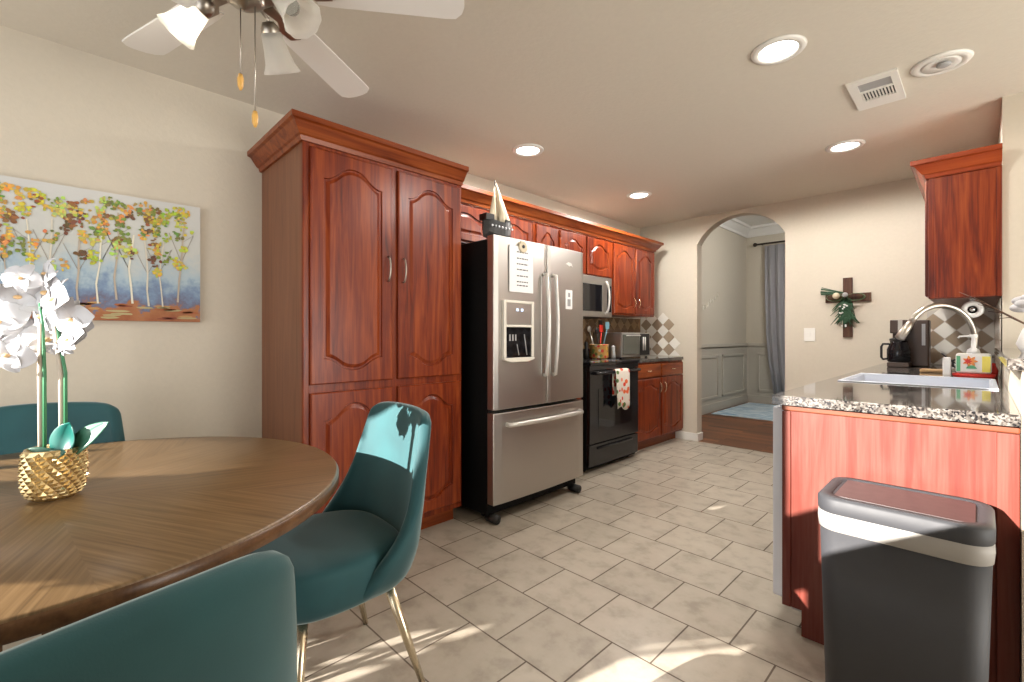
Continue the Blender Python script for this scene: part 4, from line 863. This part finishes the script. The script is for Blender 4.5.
def cushion():
    # rounded seat: superellipse plan, soft top edge, wider at the front
    n = 40; V = []; rings = [(.80, .345), (.93, .350), (.97, .37), (1.0, .42), (1.0, .455), (.975, .478), (.92, .490), (.75, .497), (.4, .500)]
    for (s, z) in rings:
        for i in range(n):
            a = 2*PI*i/n; c_, s_ = math.cos(a), math.sin(a); x = .248*s*math.copysign(abs(c_)**.55, c_); y = -.03+.222*s*math.copysign(abs(s_)**.55, s_)
            if y > 0: x *= 1-.18*(y/.19)
            V.append((x, y, z))
    f = [(i*n+k, i*n+(k+1) % n, (i+1)*n+(k+1) % n, (i+1)*n+k) for i in range(len(rings)-1) for k in range(n)]+[tuple(range(n))[::-1], tuple((len(rings)-1)*n+k for k in range(n))]
    return MB().add(V, f, 0, True)
def make_chair(label):
    t = thing('dining_chair', label, 'chair', (0, 0, 0), 'teal velvet chairs round the table')
    shell().build('backrest', M['velvet'], t, sub=1, solid=.042, soff=-1)
    cushion().build('seat', M['velvet'], t, sub=1)
    for sx_ in (-1, 1):
        for (ya, yb) in ((.11, .205), (-.15, -.195)):
            l_ = MB().tube([(sx_*.15, ya, .355), (sx_*.185, (ya+yb)/2, .18), (sx_*.222, yb, .004)], [.020, .017, .011], 12, flat=.85).build('leg', M['gold'], t)
            MB().lathe([(.001, .001), (.010, .001), (.010, .006), (.001, .006)], (sx_*.222, yb, 0), 10).build('foot_pad', M['blackmat'], l_)
    bx(-.16, .16, -.16, .13, .335, .348).build('under_frame', M['blackmat'], t)
    return t
ch = make_chair('teal velvet dining chair in full view between table and pantry, its back sunlit')
spots = [((-1.515, .665, 0), math.radians(-3), None), ((-.812, -.042, 0), math.radians(-76), 'teal velvet dining chair nearest the camera, seen from behind'), ((-2.232, -.105, 0), math.radians(68), 'teal velvet dining chair at the wall under the painting, behind the orchid')]
for i, (loc, rz, lb) in enumerate(spots):
    o = ch if i == 0 else copy_tree(ch)
    o.location = loc; o.rotation_euler.z = rz
    if lb: o['label'] = lb

# ------------------------------------------------------------------ orchid in gold pot
OX, OY = -1.575, -.002
t = thing('potted_orchid', 'white artificial orchid in a diamond-studded gold pot on the dining table', 'potted plant', (OX, OY, TZ))
# studded pot: diamond lattice with raised centres
prof = [(.038, .001), (.048, .012), (.054, .03), (.056, .05), (.056, .075), (.055, .095), (.053, .118)]
def pr_at(z):
    for (a, za), (b, zb) in zip(prof, prof[1:]):
        if z <= zb: return a+(b-a)*(z-za)/(zb-za)
    return prof[-1][0]
m = MB(); nU, nV = 17, 13; H_ = .117
def pt(u, v, e=0): a = 2*PI*u/nU; z = .001+H_*v/nV; r = pr_at(z)+e; return (OX+r*math.cos(a+.06*v), OY+r*math.sin(a+.06*v), TZ+z)
for i in range(nU):
    for k in range(-1, nV):
        u = i+(.5 if k % 2 else 0); q = [(u, k), (u+.5, k+1), (u, k+2), (u-.5, k+1)]; q = [(a, min(max(b, 0), nV)) for a, b in q]
        cvv = min(max(k+1, 0), nV); m.add([pt(*p) for p in q]+[pt(u, cvv, .0062 if 0 < cvv < nV else 0)], [(0, 1, 4), (1, 2, 4), (2, 3, 4), (3, 0, 4)])
m.lathe([(.038, .0005), (.001, .0005)], (OX, OY, TZ), 24); m.lathe([(.053, .117), (.053, .121), (.049, .121), (.048, .10), (.001, .10)], (OX, OY, TZ), 48)
m.build('pot', M['potgold'], t)
m = MB()
for k in range(120):
    a, r = random.random()*2*PI, .040*math.sqrt(random.random()); m.ball((OX+r*math.cos(a), OY+r*math.sin(a), TZ+.103+random.random()*.008), .006, (1, 1, .7), n=6)
m.build('pebbles', M['pebble'], t)
s1 = Vector((OX, OY, 0))+rr*(-.033)+ff*(-.0); s2 = Vector((OX, OY, 0))+rr*.008+ff*.01
for s, dx, zt in ((s1, .0, .47), (s2, -.018, .53)):
    MB().tube([s+Vector((0, 0, TZ+.09)), s+rr*(-.002)+Vector((0, 0, TZ+.3)), s+rr*dx+Vector((0, 0, TZ+.42))], .0055, 8).build('stake', M['stake'], t)
    MB().tube([s+rr*.009+Vector((0, 0, TZ+.09)), s+rr*.0085+Vector((0, 0, TZ+.3)), s+rr*(dx+.004)+Vector((0, 0, TZ+.42)), s+rr*(dx-.004)+Vector((0, 0, TZ+zt))], [.0036, .0036, .003, .0025], 8).build('flower_stem', M['stem'], t)
def leaf(base, tip, wd, mt, lift=.02, cup=.25, face=None):
    base, tip = Vector(base), Vector(tip); d_ = tip-base; side = d_.cross(face or Vector((0, 0, 1))).normalized(); up = side.cross(d_).normalized(); n = 10; V = []
    for i in range(n+1):
        s = i/n; wv = wd*math.sin(PI*min(1, s*.92+.08))**.7; c_ = base+d_*s+up*lift*math.sin(PI*s)
        for j in (-1, -.5, 0, .5, 1): V.append(c_+side*wv*j+up*cup*wv*j*j)
    f = [(i*5+j, i*5+j+1, (i+1)*5+j+1, (i+1)*5+j) for i in range(n) for j in range(4)]
    MB().add(V, f, 0, True).build('leaf', M[mt], t, solid=.002)
c0 = Vector((OX, OY, TZ+.10))+rr*.02
fz = -ff+Vector((0, 0, .4))
leaf(c0-rr*.005, c0+rr*.018+Vector((0, 0, .082)), .034, 'leaf', -.010, .5, fz); leaf(c0+rr*.008+ff*.01, c0+rr*.095+ff*.02+Vector((0, 0, .078)), .026, 'leafpale', .006, .3, fz)
leaf(c0-rr*.0, c0-rr*.065-ff*.02+Vector((0, 0, .022)), .010, 'leafpale', .008, .2, fz); leaf(c0-rr*.03-ff*.02, c0+rr*.04-ff*.035+Vector((0, 0, .018)), .013, 'leaf', .0, .2, fz)
def blossom(c, nrm, R_, spin):
    nrm = nrm.normalized(); T = Matrix.Translation(c) @ nrm.to_track_quat('Z', 'Y').to_matrix().to_4x4() @ Matrix.Rotation(spin, 4, 'Z'); m = MB()
    for k, (az, L_, wd) in enumerate(((90, 1.0, .40), (0, 1.05, .62), (180, 1.05, .62), (235, .95, .38), (305, .95, .38))):
        a = math.radians(az); n = 6; V = []; nj = 5
        for i in range(n+1):
            s = i/n; r = R_*L_*s; wv = R_*wd*math.sin(PI*min(1, .12+s*.86))**.65
            for j in range(nj):
                q = -1+2*j/(nj-1); z = .10*R_*math.sin(PI*s)-.16*R_*s*s+.10*R_*q*q*s+(.012*R_*k); x, y = r, wv*q
                V.append(T @ Vector((x*math.cos(a)-y*math.sin(a), x*math.sin(a)+y*math.cos(a), z)))
        m.add(V, [(i*nj+j, i*nj+j+1, (i+1)*nj+j+1, (i+1)*nj+j) for i in range(n) for j in range(nj-1)], 0, True)
    o = m.build('blossom', M['petal'], t, solid=.0012, sub=1)
    MB().ball(T @ Vector((0, -.08*R_, .10*R_)), .12*R_, (1, 1.3, .8), n=8).build('lip', M['lip'], o)
fc = Vector((OX, OY, 0)); rnd = random.Random(3)
bl = [(-.22, .39, .045), (-.21, .44, .045), (-.19, .345, .045), (-.10, .415, .045), (-.04, .43, .046), (.03, .44, .048), (.075, .42, .046), (-.13, .37, .046), (-.07, .37, .05), (.0, .385, .05), (.06, .365, .05), (.10, .375, .044), (-.115, .32, .046), (-.05, .325, .046), (.015, .325, .048), (.075, .33, .046), (.11, .325, .038), (-.02, .29, .042), (-.005, .47, .034), (.03, .485, .034), (-.15, .40, .045), (-.08, .46, .036), (-.17, .34, .045)]
for k, (a, z, R_) in enumerate(bl):
    dpt = rnd.uniform(-.045, .03); nn = -ff*1.0+rr*rnd.uniform(-.6, .6)+Vector((0, 0, rnd.uniform(-.35, .45)))
    blossom(fc+rr*(a-.050)+ff*dpt+Vector((0, 0, TZ+z+.058)), nn, R_*1.18, rnd.uniform(-.4, .4))

# ------------------------------------------------------------------ trash can
t = thing('trash_can', 'tall graphite rectangular trash can with white liner in front of the peninsula panel', 'trash can', (-.17, 1.81, 0))
def rrect(x0, x1, y0, y1, r, n=7):
    P_ = []
    for (cx_, cy_, a0) in ((x1-r, y1-r, 0), (x0+r, y1-r, 90), (x0+r, y0+r, 180), (x1-r, y0+r, 270)):
        for i in range(n+1): a = math.radians(a0+90*i/n); P_.append((cx_+r*math.cos(a), cy_+r*math.sin(a)))
    return P_
KX0, KX1, KY0, KY1 = -.362, .030, 1.665, 1.965
def loft(levels, r=.05, cap=(True, True)):
    m = MB(); V = []; 
    for (ins, z) in levels: V += [(x, y, z) for x, y in rrect(KX0+ins, KX1-ins, KY0+ins, KY1-ins, max(.012, r-ins*.4))]
    K = 32; f = [(i*K+j, i*K+(j+1) % K, (i+1)*K+(j+1) % K, (i+1)*K+j) for i in range(len(levels)-1) for j in range(K)]
    if cap[0]: f.append(tuple(range(K))[::-1])
    if cap[1]: f.append(tuple((len(levels)-1)*K+j for j in range(K)))
    m.add(V, f, 0, False)
    for i in range(len(m.f)-cap[0]-cap[1]): m.sm[i] = True
    return m
loft([(.028, .001), (.020, .01), (.006, .563)], .06).build('bin_body', M['can'], t)
loft([(.006, .560), (.0035, .562), (.001, .590), (.002, .612), (.006, .614)], .06, (False, False)).build('bin_liner', M['bag'], t)
loft([(.008, .580), (.003, .613), (.001, .618), (.0005, .652), (.006, .660), (.030, .661), (.033, .655)], .06, (True, True)).build('rim', M['can'], t)
bx(KX0+.045, KX1-.038, KY0+.040, KY1-.04, .6552, .6595).build('lid', M['lid'], t, bevel=.001)['label'] = 'reddish dark flap lid'

# ------------------------------------------------------------------ dining room things
t = thing('curtain', 'long grey satin curtain hanging from a dark rod beyond the archway', 'curtain', (-2.1, 8.5, 0))
n = 70; rows = [(2.66, 0, 1), (2.0, .0, 1.0), (1.2, .02, .98), (.7, .06, .92), (.05, .16, .80)]; V = []
for (z, sh, sc_) in rows:
    for i in range(n+1): u = i/n; V.append((-2.54+sh+u*.9*sc_, 8.47+.035*math.sin(u*46)+.01*math.sin(u*17), z))
MB().add(V, [(r*(n+1)+i, r*(n+1)+i+1, (r+1)*(n+1)+i+1, (r+1)*(n+1)+i) for r in range(4) for i in range(n)], 0, True).build('drape', M['curtain'], t, solid=.004)
t = thing('curtain_rod', 'dark bronze curtain rod with round finial on the dining room wall', 'curtain rod', (-2.0, 8.47, 2.70))
MB().tube([(-2.66, 8.47, 2.70), (-.6, 8.47, 2.70)], .014, 10).build('rod', M['rod'], t); MB().ball((-2.69, 8.47, 2.70), .035).build('finial', M['rod'], t)
MB().tube([(-2.60, 8.47, 2.70), (-2.60, 8.578, 2.70)], .010, 8).build('bracket', M['rod'], t)
o = bx(-2.79, -.3, 6.88, 8.48, .001, .010).build('area_rug', M['rug'], bevel=.002); tag(o, 'pale blue and white area rug on the dark hardwood beyond the archway', 'rug')
# string of small cream butterflies on the dining room's left wall
t = thing('wall_decoration', 'diagonal string of small cream leaf shapes on the wall seen through the archway', 'wall decoration', (WX, 7.0, 1.5))
for k in range(8):
    y = 6.70+.085*k+.01*math.sin(k*3); z = 1.52+.036*k+.015*math.sin(k*2.1); L_ = .034
    MB().prism([(y-L_*.3, z-L_), (y+L_*.35, z-.2*L_), (y+L_*.2, z+L_), (y-L_*.4, z+.3*L_)], lambda a, b, dd: (WX+.001+dd, a, b), 0, .008).build('leaf_shape', M['cream'], t)
